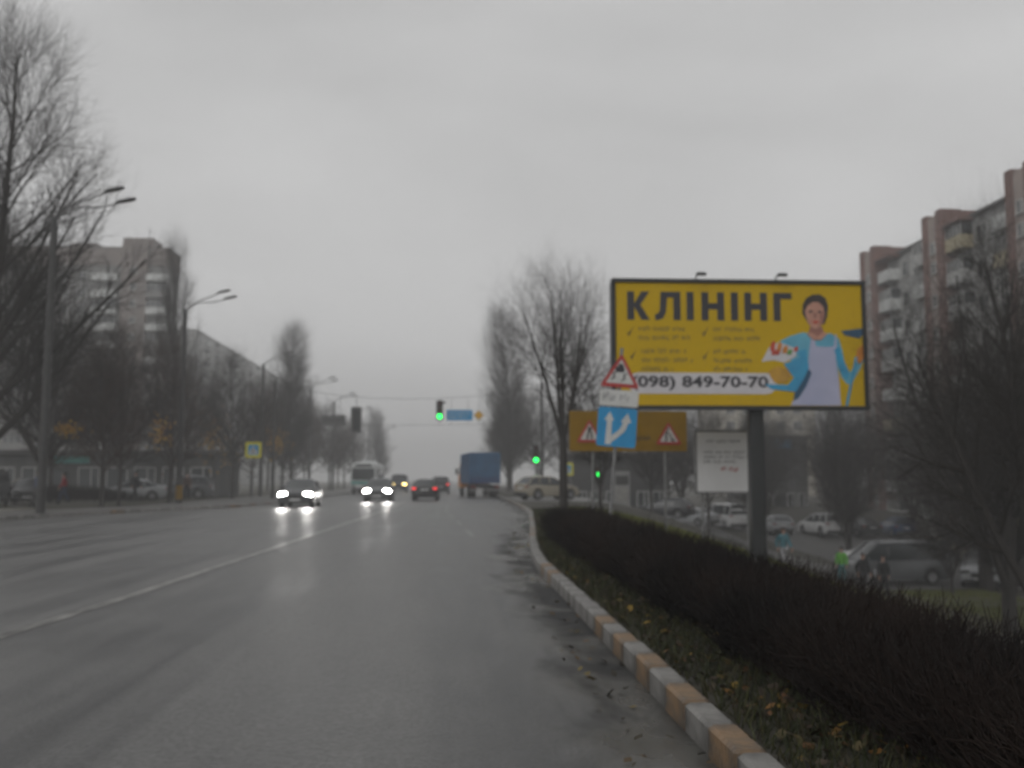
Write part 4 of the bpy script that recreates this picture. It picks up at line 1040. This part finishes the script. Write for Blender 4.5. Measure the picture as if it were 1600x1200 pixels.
def span():
    for nm, x, lab in (('span_pole', -12.6, 'plain grey pole carrying the span wires at left kerb'), ('span_pole', 6.2, 'plain grey pole carrying the span wires at right kerb')):
        zg = 0.0
        r_ = thing(nm, lab, 'pole', (x, YJ, zg), 0, 'poles carrying the span wires')
        MB().tube((0, 0, -.8), (0, 0, 8.3), .13, .09, 10).build('shaft', 'pole_concrete', r_, True)
        MB().tube((0, 0, 8.3), (0, 0, 8.4), .11, .03, 10).build('cap', 'dark_metal', r_, True)
    def wire(z, sag): return [(x, YJ + .02, z - sag * (1 - ((x + 3.2) / 9.4) ** 2)) for x in np.linspace(-12.6, 6.2, 15)]
    w = thing('span_wire', 'pair of thin wires stretched across the road holding the signals', 'wire', (0, 0, 0))
    MB().path(wire(8.0, .9), .012, 5).build('upper_wire', 'dark_metal', w)
    MB().path(wire(5.5, .25), .010, 5).build('lower_wire', 'dark_metal', w)
    # suspended heads and signs
    r_ = thing('hanging_signal', 'hanging traffic signal showing green above the road', 'traffic light', (-1.05, YJ, 0))
    signal_head(r_, 0, -.12, 5.86, s=1.35)
    MB().tube((0, .03, 5.3), (0, .03, 7.15), .02, .02, 6).box((.18, .03, 6.85), (.5, .04, .12)).build('hanger', 'dark_metal', r_)
    r_ = thing('direction_sign', 'small blue direction sign hanging right of the green signal', 'road sign', (.36, YJ, 0))
    p = MB().plate(rounded(-.92, .92, 5.60, 6.34, .05), -.02, .02).build('panel', 'sign_blue', r_)
    mb = MB(); scribble(mb, -.75, .78, 6.12, .16, -.024, 5, .1); scribble(mb, -.75, .45, 5.84, .16, -.024, 6, .1); mb.build('sign_text', 'sign_white', p)['kind'] = 'stuff'
    MB().tube((-.6, .04, 5.3), (-.6, .04, 7.13), .012, .012, 5).tube((.6, .04, 5.3), (.6, .04, 7.15), .012, .012, 5).build('hanger', 'dark_metal', r_)
    r_ = thing('priority_sign', 'small amber diamond sign hanging beside the blue direction sign', 'road sign', (1.72, YJ, 0))
    d_ = MB().plate([(-.44, 5.97), (0, 5.53), (.44, 5.97), (0, 6.41)], -.02, .01).build('panel', 'sign_white', r_)
    MB().plate([(-.33, 5.97), (0, 5.64), (.33, 5.97), (0, 6.30)], -.026, -.02).build('diamond_face', 'sign_amber', d_)
    MB().tube((0, .04, 5.3), (0, .04, 7.2), .012, .012, 5).build('hanger', 'dark_metal', r_)
    r_ = thing('hanging_signal', 'hanging traffic signal seen from behind over the oncoming lanes', 'traffic light', (-6.9, YJ, 0))
    signal_head(r_, 0, .12, 5.12, 1, False, 1.5)
    MB().box((0, .0, 5.6), (.75, .03, 1.85)).build('back_board', 'sign_back', r_)
    MB().tube((0, .0, 5.2), (0, .0, 7.2), .02, .02, 6).build('hanger', 'dark_metal', r_)
    r_ = thing('sign_back', 'dark back of a sign board hanging over the oncoming lanes', 'road sign', (-8.5, YJ, 0))
    MB().plate(rounded(-.85, .85, 5.22, 5.95, .05), -.01, .02).build('panel', 'sign_back', r_)
    MB().box((0, -.03, 5.6), (1.5, .03, .05)).build('rail', 'dark_metal', r_)
    MB().tube((-.5, .0, 5.2), (-.5, .0, 7.25), .012, .012, 5).tube((.5, .0, 5.2), (.5, .0, 7.2), .012, .012, 5).build('hanger', 'dark_metal', r_)
span()
r_ = thing('post_signal', 'traffic signal on a post showing green at the right kerb', 'traffic light', (5.67, 67, 0))
signal_head(r_, 0, -.2, 2.78, s=1.25); MB().tube((0, 0, -.8), (0, 0, 4.0), .055, .055, 8).build('post', 'grey_metal', r_, True)
MB().box((.0, -.06, 3.1), (.1, .1, .08)).build('bracket', 'dark_metal', r_)
zg = terr(10.3, 69)
r_ = thing('walk_signal', 'small green walking signal lit left of the pale cabinet', 'traffic light', (10.3, 69, 0))
hd = MB().box((0, -.1, 1.98), (.36, .2, .74), 0, .03).build('signal_head', 'dark_metal', r_)
MB().plate(rounded(-.13, .13, 1.86 - .13, 1.86 + .13, .03), -.215, -.2).build('lamp_lens', 'black', hd)
mb = MB(); ped_figure(mb, 0, 1.66, .30, -.22); mb.build('lit_walker', 'green_lamp', hd)
MB().plate(rounded(-.12, .12, 2.05, 2.29, .03), -.215, -.2).build('lamp_lens', 'lamp_off_red', hd)
MB().tube((0, 0, zg - .2), (0, 0, 2.4), .05, .05, 8).build('post', 'grey_metal', r_, True)
# cabinet
zg = terr(12.9, 74)
r_ = thing('service_cabinet', 'pale upright service cabinet before the dark shop building', 'cabinet', (12.9, 74, zg))
MB().box((0, 0, 1.35), (1.25, .7, 2.7), 0, .03).build('body', 'cabinet', r_)
MB().box((0, -.36, 1.95), (1.0, .03, .7)).build('upper_panel', 'shop_dark', r_); MB().box((0, -.365, .85), (1.0, .03, 1.1)).build('door', 'concrete', r_)
MB().box((0, 0, 2.74), (1.4, .85, .08)).build('lid', 'shop_dark', r_)
MB().box((0, 0, -.05), (1.35, .8, .2)).build('plinth', 'concrete', r_)

# ------------------------------------------------------------------ vehicles
CARS = dict(
    sedan=dict(L=4.5, W=1.76, H=1.45, top=[(-2.25, .62), (-2.22, .92), (-2.05, 1.0), (-1.5, 1.02), (-1.2, .96), (.75, .94), (1.0, .95), (1.7, .84), (2.1, .72), (2.22, .60), (2.25, .45)], gh=(-1.82, -1.0, .10, 1.08), belt=.93, wr=.32, wx=(-1.32, 1.36)),
    hatch=dict(L=4.1, W=1.74, H=1.50, top=[(-2.05, .60), (-2.02, .95), (-1.9, 1.0), (-1.2, .98), (.75, .95), (1.0, .96), (1.6, .86), (1.92, .74), (2.03, .60), (2.05, .45)], gh=(-1.98, -1.50, .05, 1.08), belt=.95, wr=.31, wx=(-1.24, 1.26)),
    suv=dict(L=4.6, W=1.86, H=1.74, top=[(-2.3, .72), (-2.27, 1.10), (-2.2, 1.14), (-1.2, 1.12), (.85, 1.08), (1.05, 1.10), (1.85, 1.02), (2.15, .92), (2.28, .75), (2.3, .50)], gh=(-2.24, -1.95, .15, 1.12), belt=1.08, wr=.36, wx=(-1.38, 1.42)),
    van=dict(L=5.1, W=1.95, H=2.05, top=[(-2.55, .9), (-2.53, 1.18), (-2.4, 1.22), (.9, 1.20), (1.6, 1.20), (2.15, 1.08), (2.42, .92), (2.53, .75), (2.55, .52)], gh=(-2.52, -2.40, .95, 1.85), belt=1.18, wr=.34, wx=(-1.55, 1.62)))
def car_proto(kind, lights=None, tail='tail_lamp_off'):
    c = CARS[kind]; Lh, Wh, H = c['L'] / 2, c['W'] / 2, c['H']
    root = link('car', None)
    tx = [p[0] for p in c['top']]; tz = [p[1] for p in c['top']]
    ss = sorted(set(list(np.linspace(-Lh, Lh, 50)) + [-Lh + .03, -Lh + .08, Lh - .03, Lh - .08]))
    rings = []
    for s in ss:
        e = min(s + Lh, Lh - s); w = Wh * (1 - .16 * max(0, 1 - e / .45) ** 2.2)
        zt = float(np.interp(s, tx, tz)); zb = .22 + .10 * max(0, 1 - e / .35)
        for x in c['wx']:
            q = (c['wr'] + .06) ** 2 - (s - x) ** 2
            if q > 0: zb = max(zb, c['wr'] + math.sqrt(q))
        zb = min(zb, zt - .12); k = zt - zb
        half = [(0, zb), (w * .95, zb), (w * .995, zb + .12 * k), (w, zb + .45 * k), (w * .985, zb + .72 * k), (w * .93, zb + .92 * k), (w * .80, zt - .005), (w * .45, zt + .02), (0, zt + .03)]
        rings.append([(x, s, z) for x, z in half] + [(-x, s, z) for x, z in half[-2:0:-1]])
    MB().loft(rings).build('body', 'paint_dark', root, True)
    MB().box((0, 0, .34), (c['W'] - .34, c['L'] - .5, .26)).build('underbody', 'black', root)
    rb, rr, rf, wb = c['gh']; bl = c['belt'] - .03
    gr = []; n_ = 26
    def roofz(s): return float(np.interp(s, [rb, rr, (rr + rf) / 2, rf, wb], [bl, H - .07, H, H - .05, bl]))
    for s in np.linspace(rb, wb, n_):
        zt = roofz(s); k = max(.02, (zt - bl)) / (H - bl); w0 = Wh * .93; w1 = w0 - .20 * k
        gr.append([(0, s, bl), (w0, s, bl), (w0 - .08 * k, s, bl + (zt - bl) * .5), (w1, s, bl + (zt - bl) * .88), (w1 - .12, s, zt), (0, s, zt + .015), (-(w1 - .12), s, zt), (-w1, s, bl + (zt - bl) * .88), (-(w0 - .08 * k), s, bl + (zt - bl) * .5), (-w0, s, bl)])
    MB().loft(gr).build('windows', 'glass_dark', root, True)
    rf_ = []
    for s in np.linspace(rr - .06, rf + .06, 12):
        zt = roofz(s); w1 = Wh * .93 - .20
        rf_.append([(-w1 - .012, s, bl + (zt - bl) * .86), (w1 + .012, s, bl + (zt - bl) * .86), (w1 + .012, s, bl + (zt - bl) * .90), (w1 - .11, s, zt + .012), (0, s, zt + .03), (-(w1 - .11), s, zt + .012), (-w1 - .012, s, bl + (zt - bl) * .90)])
    roof = MB().loft(rf_).build('roof', 'paint_dark', root, True)
    for sx in (-1, 1):
        for (s0, s1) in ((wb, rf), (rb, rr)):
            MB().tube((sx * Wh * .92, s0, bl), (sx * (Wh * .93 - .19), s1, roofz(s1) - .05), .045, .035, 6).build('pillar', 'paint_dark', root)
        for sm in ((rf + wb) * .5 - .9, rr * .55 - .25):
            MB().box((sx * (Wh * .93 - .075), sm, bl + (H - bl) * .38), (.09, .08, (H - bl) * .74)).build('pillar', 'paint_dark', root)
    whm = MB().wheel((0, 0, 0), c['wr'], .2).mesh('wheel', 'rubber', True)
    rm = MB()
    rm.tube((-.09, 0, 0), (.09, 0, 0), c['wr'] * .62, c['wr'] * .62, 14)
    rm = rm.mesh('rim', 'rim')
    for x in (-1, 1):
        for s in c['wx']:
            w_ = link('wheel', whm, root, (x * (Wh - .12), s, c['wr'])); link('rim', rm, w_, (x * .015, 0, 0))
    hz = float(np.interp(Lh - .25, tx, tz)) - .10
    for x in (-1, 1):
        l_ = MB().ball((x * Wh * .70, Lh - .16, hz), (.24, .12, .14), 12, 6).build('headlight', 'lamp_off', root, True)
        if lights:
            l_.data.materials[0] = M[lights]
        MB().ball((x * Wh * .76, -Lh + .07, c['belt'] - .12), (.17, .08, .085), 10, 6).build('taillight', tail, root, True)
        mb = MB().ball((x * (Wh + .06), wb - .35, bl + .10), (.09, .06, .07), 8, 5); mb.build('mirror', 'paint_dark', root, True)
    MB().box((0, Lh - .02, hz - .10), (Wh * .9, .05, .16), 0, .01).build('grille', 'black', root)
    MB().box((0, Lh + .005, .40), (.52, .02, .11)).build('number_plate', 'plate_white', root)
    MB().box((0, -Lh - .012, .74 if kind != 'van' else .8), (.52, .02, .11)).build('number_plate', 'plate_white', root)
    MB().box((0, Lh - .04, .30), (c['W'] * .84, .12, .14), 0, .02).build('bumper', 'black', root)
    MB().box((0, -Lh + .04, .38), (c['W'] * .86, .12, .2), 0, .02).build('bumper', 'black', root)
    return root
PAINT_PARTS = ('body', 'roof', 'pillar', 'mirror')
used = {}
def car(kind, label, x, y, rz, paint, z=0.0, lights=None, tail='tail_lamp_off', group=None, name='parked_car', cat='car'):
    key = (kind, lights, tail)
    o = used[key] if key in used else None
    if o is None:
        o = car_proto(kind, lights, tail); used[key] = o
    else:
        o = copy_tree(o)
    o.name = name; o.location = (x, y, z); o.rotation_euler.z = rz
    o['label'] = label; o['category'] = cat
    if group: o['group'] = group
    elif 'group' in o: del o['group']
    for p in PAINT_PARTS: repaint(o, p, paint)
    return o
PI = math.pi
def head_spots(o, kind, energy):
    c = CARS[kind]
    for x in (-1, 1):
        d = bpy.data.lights.new('headlight_beam', 'SPOT'); d.energy = energy; d.spot_size = R(70); d.spot_blend = .9; d.shadow_soft_size = .08; d.color = (1, .97, .92)
        s = bpy.data.objects.new('headlight_beam', d); col.objects.link(s); s.parent = o; s.location = (x * c['W'] / 2 * .70, c['L'] / 2 + .02, .66); s.rotation_euler = (R(87), 0, 0)
gt = 'oncoming cars with lit headlights'
o = car('sedan', 'oncoming dark car with glaring white headlights nearest left kerb', -8.0, 51.2, PI + .02, 'paint_dark', .01, 'head_lamp', name='oncoming_car', group=gt); head_spots(o, 'sedan', 160)
o = car('hatch', 'oncoming dark car with bright headlights next to the centre line', -4.75, 62, PI, 'paint_grey', .02, 'head_lamp', name='oncoming_car', group=gt); head_spots(o, 'hatch', 110)
car('van', 'far oncoming van with yellowish headlights behind the centre line car', -6.3, 112, PI, 'paint_dark', .02, 'yellow_lamp', name='oncoming_van', group=gt, cat='van')
car('sedan', 'dark sedan ahead with red tail lights beside oncoming headlights', -1.9, 66.5, -.03, 'paint_black', .02, None, 'tail_lamp', name='sedan_car')
car('suv', 'dark high car farther ahead just past the dark sedan', -1.35, 97, 0, 'paint_dark', .02, None, 'tail_lamp', name='suv_car')
car('hatch', 'pale hatchback waiting in side street beneath right green signal', 6.0, 62, R(-62), 'paint_beige', terr(6.0, 62) + .03, name='waiting_car')
gp = 'cars parked in the yard below the bank'
def yc(kind, label, x, y, rz, paint, name='parked_car', cat='car', **k): car(kind, label, x, y, R(rz), paint, terr(x, y) + .07, name=name, cat=cat, group=gp, **k)
yc('van', 'dark grey van parked side on behind the two dark walkers', 21.2, 46.0, 88, 'paint_grey', name='parked_van', cat='van')
yc('hatch', 'silver hatchback parked right of the dark grey van', 25.2, 45.2, 150, 'paint_silver')
yc('sedan', 'white car showing just above the dark grey van', 24.3, 54.5, 80, 'paint_white')
yc('suv', 'white car parked in the yard right of the billboard post', 28.8, 74.5, 8, 'paint_white')
yc('hatch', 'silver hatchback parked left of the white car in the yard row', 25.6, 75.5, -5, 'paint_silver')
yc('sedan', 'dark saloon parked right of the white car in the yard row', 31.6, 74, 4, 'paint_dark')
yc('hatch', 'blue hatchback near the right end of the yard row', 34.4, 73.5, -6, 'paint_blue')
yc('suv', 'black high car parked before the right apartment block wall', 36.6, 66, 5, 'paint_black')
yc('van', 'white van parked just left of the billboard post', 22.4, 79, 12, 'paint_white', name='parked_van', cat='van')
yc('sedan', 'silver saloon parked left of the white van beyond the hedge', 18.9, 76, 35, 'paint_silver')
yc('sedan', 'beige saloon standing in the middle of the yard', 29.2, 58.5, 70, 'paint_beige')
yc('hatch', 'dark hatchback parked below the notice board', 15.4, 70, 60, 'paint_dark')
gq = 'cars parked behind the left pavement'
def lc(kind, label, x, y, rz, paint, name='parked_car', cat='car', lights=None): car(kind, label, x, y, R(rz), paint, .0, name=name, cat=cat, group=gq, lights=lights)
lc('van', 'dark van with its headlights on at the far left edge', -25.2, 53.5, 196, 'paint_dark', 'parked_van', 'van', 'head_lamp')
lc('hatch', 'black hatchback parked left of the person in red', -25.6, 60.0, 200, 'paint_black')
lc('sedan', 'silver saloon parked right of the person in red', -21.6, 66.5, 100, 'paint_silver')
lc('suv', 'grey high car parked behind the second left lamp post', -20.6, 74.5, 95, 'paint_grey')
lc('hatch', 'beige hatchback parked before the left shop row', -30.5, 70, 95, 'paint_beige')
lc('sedan', 'dark saloon parked at the right end of left shop row', -23.8, 72.5, 95, 'paint_dark')

def truck():
    root = thing('truck', 'truck with blue tarpaulin box seen from behind in right lane', 'truck', (1.98, 79.0, .02), R(6.0))
    W, Z0, Z1, yb = 2.42, 1.12, 3.52, -4.0
    MB().box((0, -.9, (Z0 + Z1) / 2), (W, 6.2, Z1 - Z0), 0, .05).build('cargo_box', 'tarp_blue', root)
    mb = MB()
    for k in range(9): mb.box((-W / 2 - .012, -3.8 + k * .74, (Z0 + Z1) / 2), (.03, .06, Z1 - Z0 - .1)); mb.box((W / 2 + .012, -3.8 + k * .74, (Z0 + Z1) / 2), (.03, .06, Z1 - Z0 - .1))
    mb.build('tarp_rib', 'tarp_dark', root)
    MB().box((0, yb - .02, Z0 + .25), (W - .1, .06, .5)).build('tailboard', 'tarp_dark', root)
    MB().box((0, yb - .012, 2.9), (.05, .04, 1.1)).box((-.8, yb - .012, 2.6), (.04, .04, 1.7)).box((.8, yb - .012, 2.6), (.04, .04, 1.7)).build('strap', 'tarp_dark', root)
    MB().box((0, -.4, .92), (1.0, 7.4, .28)).build('chassis', 'black', root)
    MB().box((0, yb + .1, .62), (2.3, .12, .16)).build('rear_bumper', 'grey_metal', root)
    for x in (-1, 1):
        MB().box((x * .95, yb - .01, .86), (.34, .08, .14), 0, .01).build('tail_lamp', 'tail_lamp_off', root)
        MB().box((x * .95, yb + .7, .62), (.6, .02, .5)).build('mudflap', 'black', root)
        MB().box((x * (W / 2 + .25), 3.0, 2.1), (.22, .12, .5), 0, .02).build('mirror', 'black', root)
    cab = MB().loft([[(-1.2, y, .75), (1.2, y, .75), (1.2, y, 1.75), (1.12, y, zt), (-1.12, y, zt), (-1.2, y, 1.75)] for y, zt in ((2.3, 2.85), (3.4, 2.85), (3.75, 2.6), (4.05, 1.8), (4.1, 1.5))]).build('cab', 'cab_orange', root)
    MB().box((-1.175, 3.1, 2.15), (.06, .9, .65)).box((1.175, 3.1, 2.15), (.06, .9, .65)).build('window', 'glass_dark', cab)
    wm = MB().wheel((0, 0, 0), .5, .3, 20).mesh('wheel', 'rubber', True); rm = MB().tube((-.12, 0, 0), (.12, 0, 0), .3, .3, 14).mesh('rim', 'grey_metal')
    for x in (-1, 1):
        for y, xx in ((3.1, 1.0), (-2.3, 1.02), (-2.3, .70)):
            w_ = link('wheel', wm, root, (x * xx, y, .5)); link('rim', rm, w_)
    MB().box((-.35, yb + .03, .62), (.52, .02, .12)).build('number_plate', 'plate_white', root)
truck()
def bus():
    root = thing('trolleybus', 'white bus with teal band coming toward camera on the left', 'bus', (-8.75, 99, .02), PI)
    W, Lb, H = 2.5, 10.5, 3.05
    prof = [(-1.25, .35), (1.25, .35), (1.25, 2.2), (1.18, 2.85), (.95, H), (-.95, H), (-1.18, 2.85), (-1.25, 2.2)]
    rg = []
    for y, k in ((-Lb / 2, .97), (-Lb / 2 + .15, 1.0), (Lb / 2 - .5, 1.0), (Lb / 2 - .1, .985), (Lb / 2, .95)): rg.append([(x * k, y, .35 + (z - .35) * (k if z > 2.5 else 1)) for x, z in prof])
    MB().loft(rg).build('body', 'bus_white', root, True)
    MB().box((0, Lb / 2 - .02, 1.95), (2.15, .10, 1.15), 0, .05).build('windscreen', 'glass_dark', root)
    MB().box((0, Lb / 2 + .005, 1.12), (2.3, .06, .28)).build('front_band', 'bus_teal', root)
    MB().box((0, Lb / 2 - .01, 2.78), (1.5, .08, .24), 0, .02).build('destination_board', 'black', root)
    for x in (-1, 1):
        for k in range(6): MB().box((x * 1.245, Lb / 2 - 1.6 - k * 1.5, 1.95), (.04, 1.3, .95)).build('side_window', 'glass_dark', root)
        MB().box((x * 1.252, 0, 1.05), (.02, Lb - .8, .25)).build('side_band', 'bus_teal', root)
        MB().ball((x * .9, Lb / 2 + .01, .78), (.2, .06, .12), 10, 6).build('headlight', 'lamp_off', root, True)
        MB().box((x * 1.42, Lb / 2 - .1, 2.2), (.16, .1, .36), 0, .02).build('mirror', 'black', root)
        for y in (3.0, -2.8):
            w_ = MB().wheel((x * 1.08, y, .48), .48, .28, 18).build('wheel', 'rubber', root, True); MB().tube((x * 1.2, y, .48), (x * 1.235, y, .48), .28, .28, 12).build('rim', 'grey_metal', w_)
    MB().box((0, -1.0, 3.18), (1.5, 3.0, .3), 0, .06).build('roof_unit', 'bus_white', root)
    MB().box((0, Lb / 2 + .0, .48), (2.3, .12, .26), 0, .03).build('bumper', 'black', root)
bus()

# ------------------------------------------------------------------ people
def skin_mesh(name, verts, edges, rad, m, root_i=0, sub=2):
    me = bpy.data.meshes.new(name + '_frame'); me.from_pydata(verts, edges, [])
    ob = bpy.data.objects.new(name + '_frame', me); col.objects.link(ob)
    ob.modifiers.new('skin', 'SKIN'); s = ob.modifiers.new('sub', 'SUBSURF'); s.levels = sub; s.render_levels = sub
    sv = me.skin_vertices[0].data
    for i, r_ in enumerate(rad):
        sv[i].radius = r_ if hasattr(r_, '__len__') else (r_, r_); sv[i].use_root = (i == root_i)
    out = bpy.data.meshes.new_from_object(ob.evaluated_get(bpy.context.evaluated_depsgraph_get()))
    bpy.data.objects.remove(ob); bpy.data.meshes.remove(me)
    out.name = name; out.materials.clear(); out.materials.append(M[m])
    out.polygons.foreach_set('use_smooth', [True] * len(out.polygons)); out.update()
    return out
def person(label, x, y, z, rz, top, legs, stride=.25, h=1.72, group='people walking', hat=None, arms=.2, hair='hair_dark', bag=None, phase=1):
    k = h / 1.72; root = thing('person', label, 'person', (x, y, z), rz, group); root.scale = (k, k, k)
    V, E, Rr = [], [], []
    def v(p, r_, par=None):
        V.append(p); Rr.append(r_); i = len(V) - 1
        if par is not None: E.append((par, i))
        return i
    s = stride * phase
    pel = v((0, 0, .94), (.14, .10)); wst = v((0, .01, 1.10), (.125, .09), pel); ch = v((0, .02, 1.30), (.155, .105), wst); nb = v((0, .02, 1.44), (.07, .065), ch); nk = v((0, .03, 1.51), (.052, .055), nb)
    jaw = v((0, .045, 1.57), (.062, .075), nk); hd = v((0, .035, 1.645), (.078, .096), jaw); v((0, .03, 1.72), (.05, .06), hd); v((0, .145, 1.625), (.012, .012), hd)
    J = {}
    for sd in (-1, 1):
        sw = s * sd
        hip = v((sd * .09, 0, .88), .085, pel); kn = v((sd * .10, sw * .55 + .04, .50), .058, hip); an = v((sd * .10, sw - (.05 if sw < 0 else 0), .09 + (.05 if sw < 0 else 0)), .042, kn); v((sd * .108, sw + .12, .040 + (.03 if sw < 0 else 0)), (.034, .024), an)
        sh = v((sd * .17, .02, 1.40), .06, ch); el = v((sd * .235, -sw * arms * 2.0 - .02, 1.14), .044, sh); wr = v((sd * .225, -sw * arms * 3.0 + .10, .91), .03, el); pm = v((sd * .222, -sw * arms * 3.0 + .125, .83), (.038, .02), wr)
        J[sd] = (hip, kn, an, sh, el, wr)
        bx_, by_, bz_ = V[pm]
        for q, (dy, dl) in enumerate(((-.03, .065), (-.01, .08), (.01, .085), (.03, .075))):
            f1 = v((bx_ - sd * .004, by_ + dy, bz_ - .045), .009, pm); v((bx_ - sd * .02, by_ + dy + .008, bz_ - .045 - dl * .55), .008, f1)
        v((bx_ - sd * .03, by_ + .045, bz_ - .01), .010, pm)
    link('body', skin_mesh('body', V, E, Rr, 'skin'), root)
    hem = len(V); V.append((0, 0, .76)); Rr.append((.165, .125)); E.append((pel, hem))
    def sub_skin(nm, ids, grow_, m, rooti, extra=()):
        mp_ = {q: i for i, q in enumerate(ids)}
        vv = [V[q] for q in ids]; ee = [(mp_[a], mp_[b]) for a, b in E if a in mp_ and b in mp_]
        rr_ = [tuple((t + grow_ for t in (Rr[q] if hasattr(Rr[q], '__len__') else (Rr[q], Rr[q])))) for q in ids]
        link(nm, skin_mesh(nm, vv, ee, rr_, m, mp_[rooti], 1), root)
    a, b = J[-1], J[1]
    sub_skin('jacket', [pel, hem, wst, ch, nb, a[3], a[4], a[5], b[3], b[4], b[5]], .028, top, pel)
    sub_skin('trousers', [pel, a[0], a[1], a[2], b[0], b[1], b[2]], .02, legs, pel)
    for sd in (-1, 1):
        an = V[J[sd][2]]
        MB().loft([[(an[0] + wx * math.cos(t), an[1] + yy, max(.004, an[2] - .085) + zz * (.5 + .5 * math.sin(t))) for t in np.linspace(0, 2 * math.pi, 9)[:-1]] for yy, wx, zz in ((-.10, .045, .11), (0, .062, .14), (.13, .066, .115), (.22, .045, .07))]).build('shoe', 'black', root, True)
    MB().ball((0, .015, 1.675), (.098, .118, .085), 12, 8).build('hair' if not hat else 'hat', hat or hair, root, True)
    for sd in (-1, 1):
        MB().ball((sd * .032, .130, 1.652), (.012, .008, .008), 6, 4).build('eye', 'black', root)
        MB().ball((sd * .088, .035, 1.635), (.012, .025, .035), 6, 4).build('ear', 'skin', root)
    if bag: MB().ball((bag[0], -.02, 1.0), (.06, .14, .18), 10, 6).build('bag', bag[1], root, True)
    return root
def pz(x, y): return terr(x, y) + .04
person('person in teal jacket and pale trousers walking below the billboard', 13.45, 39, pz(13.45, 39), R(200), 'cloth_teal', 'cloth_pale', .28)
person('left of two dark clad walkers in front of grey van', 16.75, 39, pz(16.75, 39), R(185), 'cloth_black', 'cloth_charcoal', .22, 1.70)
person('right of two dark clad walkers, holding a pale bag', 17.65, 39.1, pz(17.65, 39.1), R(170), 'cloth_black', 'cloth_black', .24, 1.76, bag=(.30, 'cloth_pale'), phase=-1)
person('person in bright green jacket standing left of the grey van', 18.0, 44.2, pz(18.0, 44.2), R(150), 'cloth_green', 'cloth_teal_dark', .1, 1.72)
person('person in red jacket and dark trousers on the left pavement', -22.4, 57, .06, R(110), 'cloth_red', 'cloth_navy', .24, 1.74)
person('person in dark coat walking right of the first left lamp post', -18.9, 58.5, .15, R(250), 'cloth_charcoal', 'cloth_black', .26, 1.72)
person('person in brown coat on the pavement near second lamp post', -16.4, 60.5, .15, R(190), 'cloth_brown', 'cloth_black', .26, 1.68)
person('person in navy coat at the left edge beside dark van', -20.9, 50.0, .06, R(160), 'cloth_navy', 'cloth_black', .2, 1.74)

# ------------------------------------------------------------------ haze
def haze():
    me = MB().box((0, 660, 21.0), (3200, 1900, 53.0)).mesh('haze', 'black')
    m = bpy.data.materials.new('haze'); m.use_nodes = True; nt = m.node_tree; nt.nodes.clear()
    vp = nt.nodes.new('ShaderNodeVolumePrincipled'); out = nt.nodes.new('ShaderNodeOutputMaterial')
    vp.inputs['Color'].default_value = (.97, .97, .975, 1); vp.inputs['Density'].default_value = .0021; vp.inputs['Anisotropy'].default_value = 0.0
    nt.links.new(vp.outputs[0], out.inputs['Volume'])
    try: m.cycles.homogeneous_volume = True
    except Exception: pass
    me.materials.clear(); me.materials.append(m)
    tag(link('haze', me), kind='stuff')
haze()
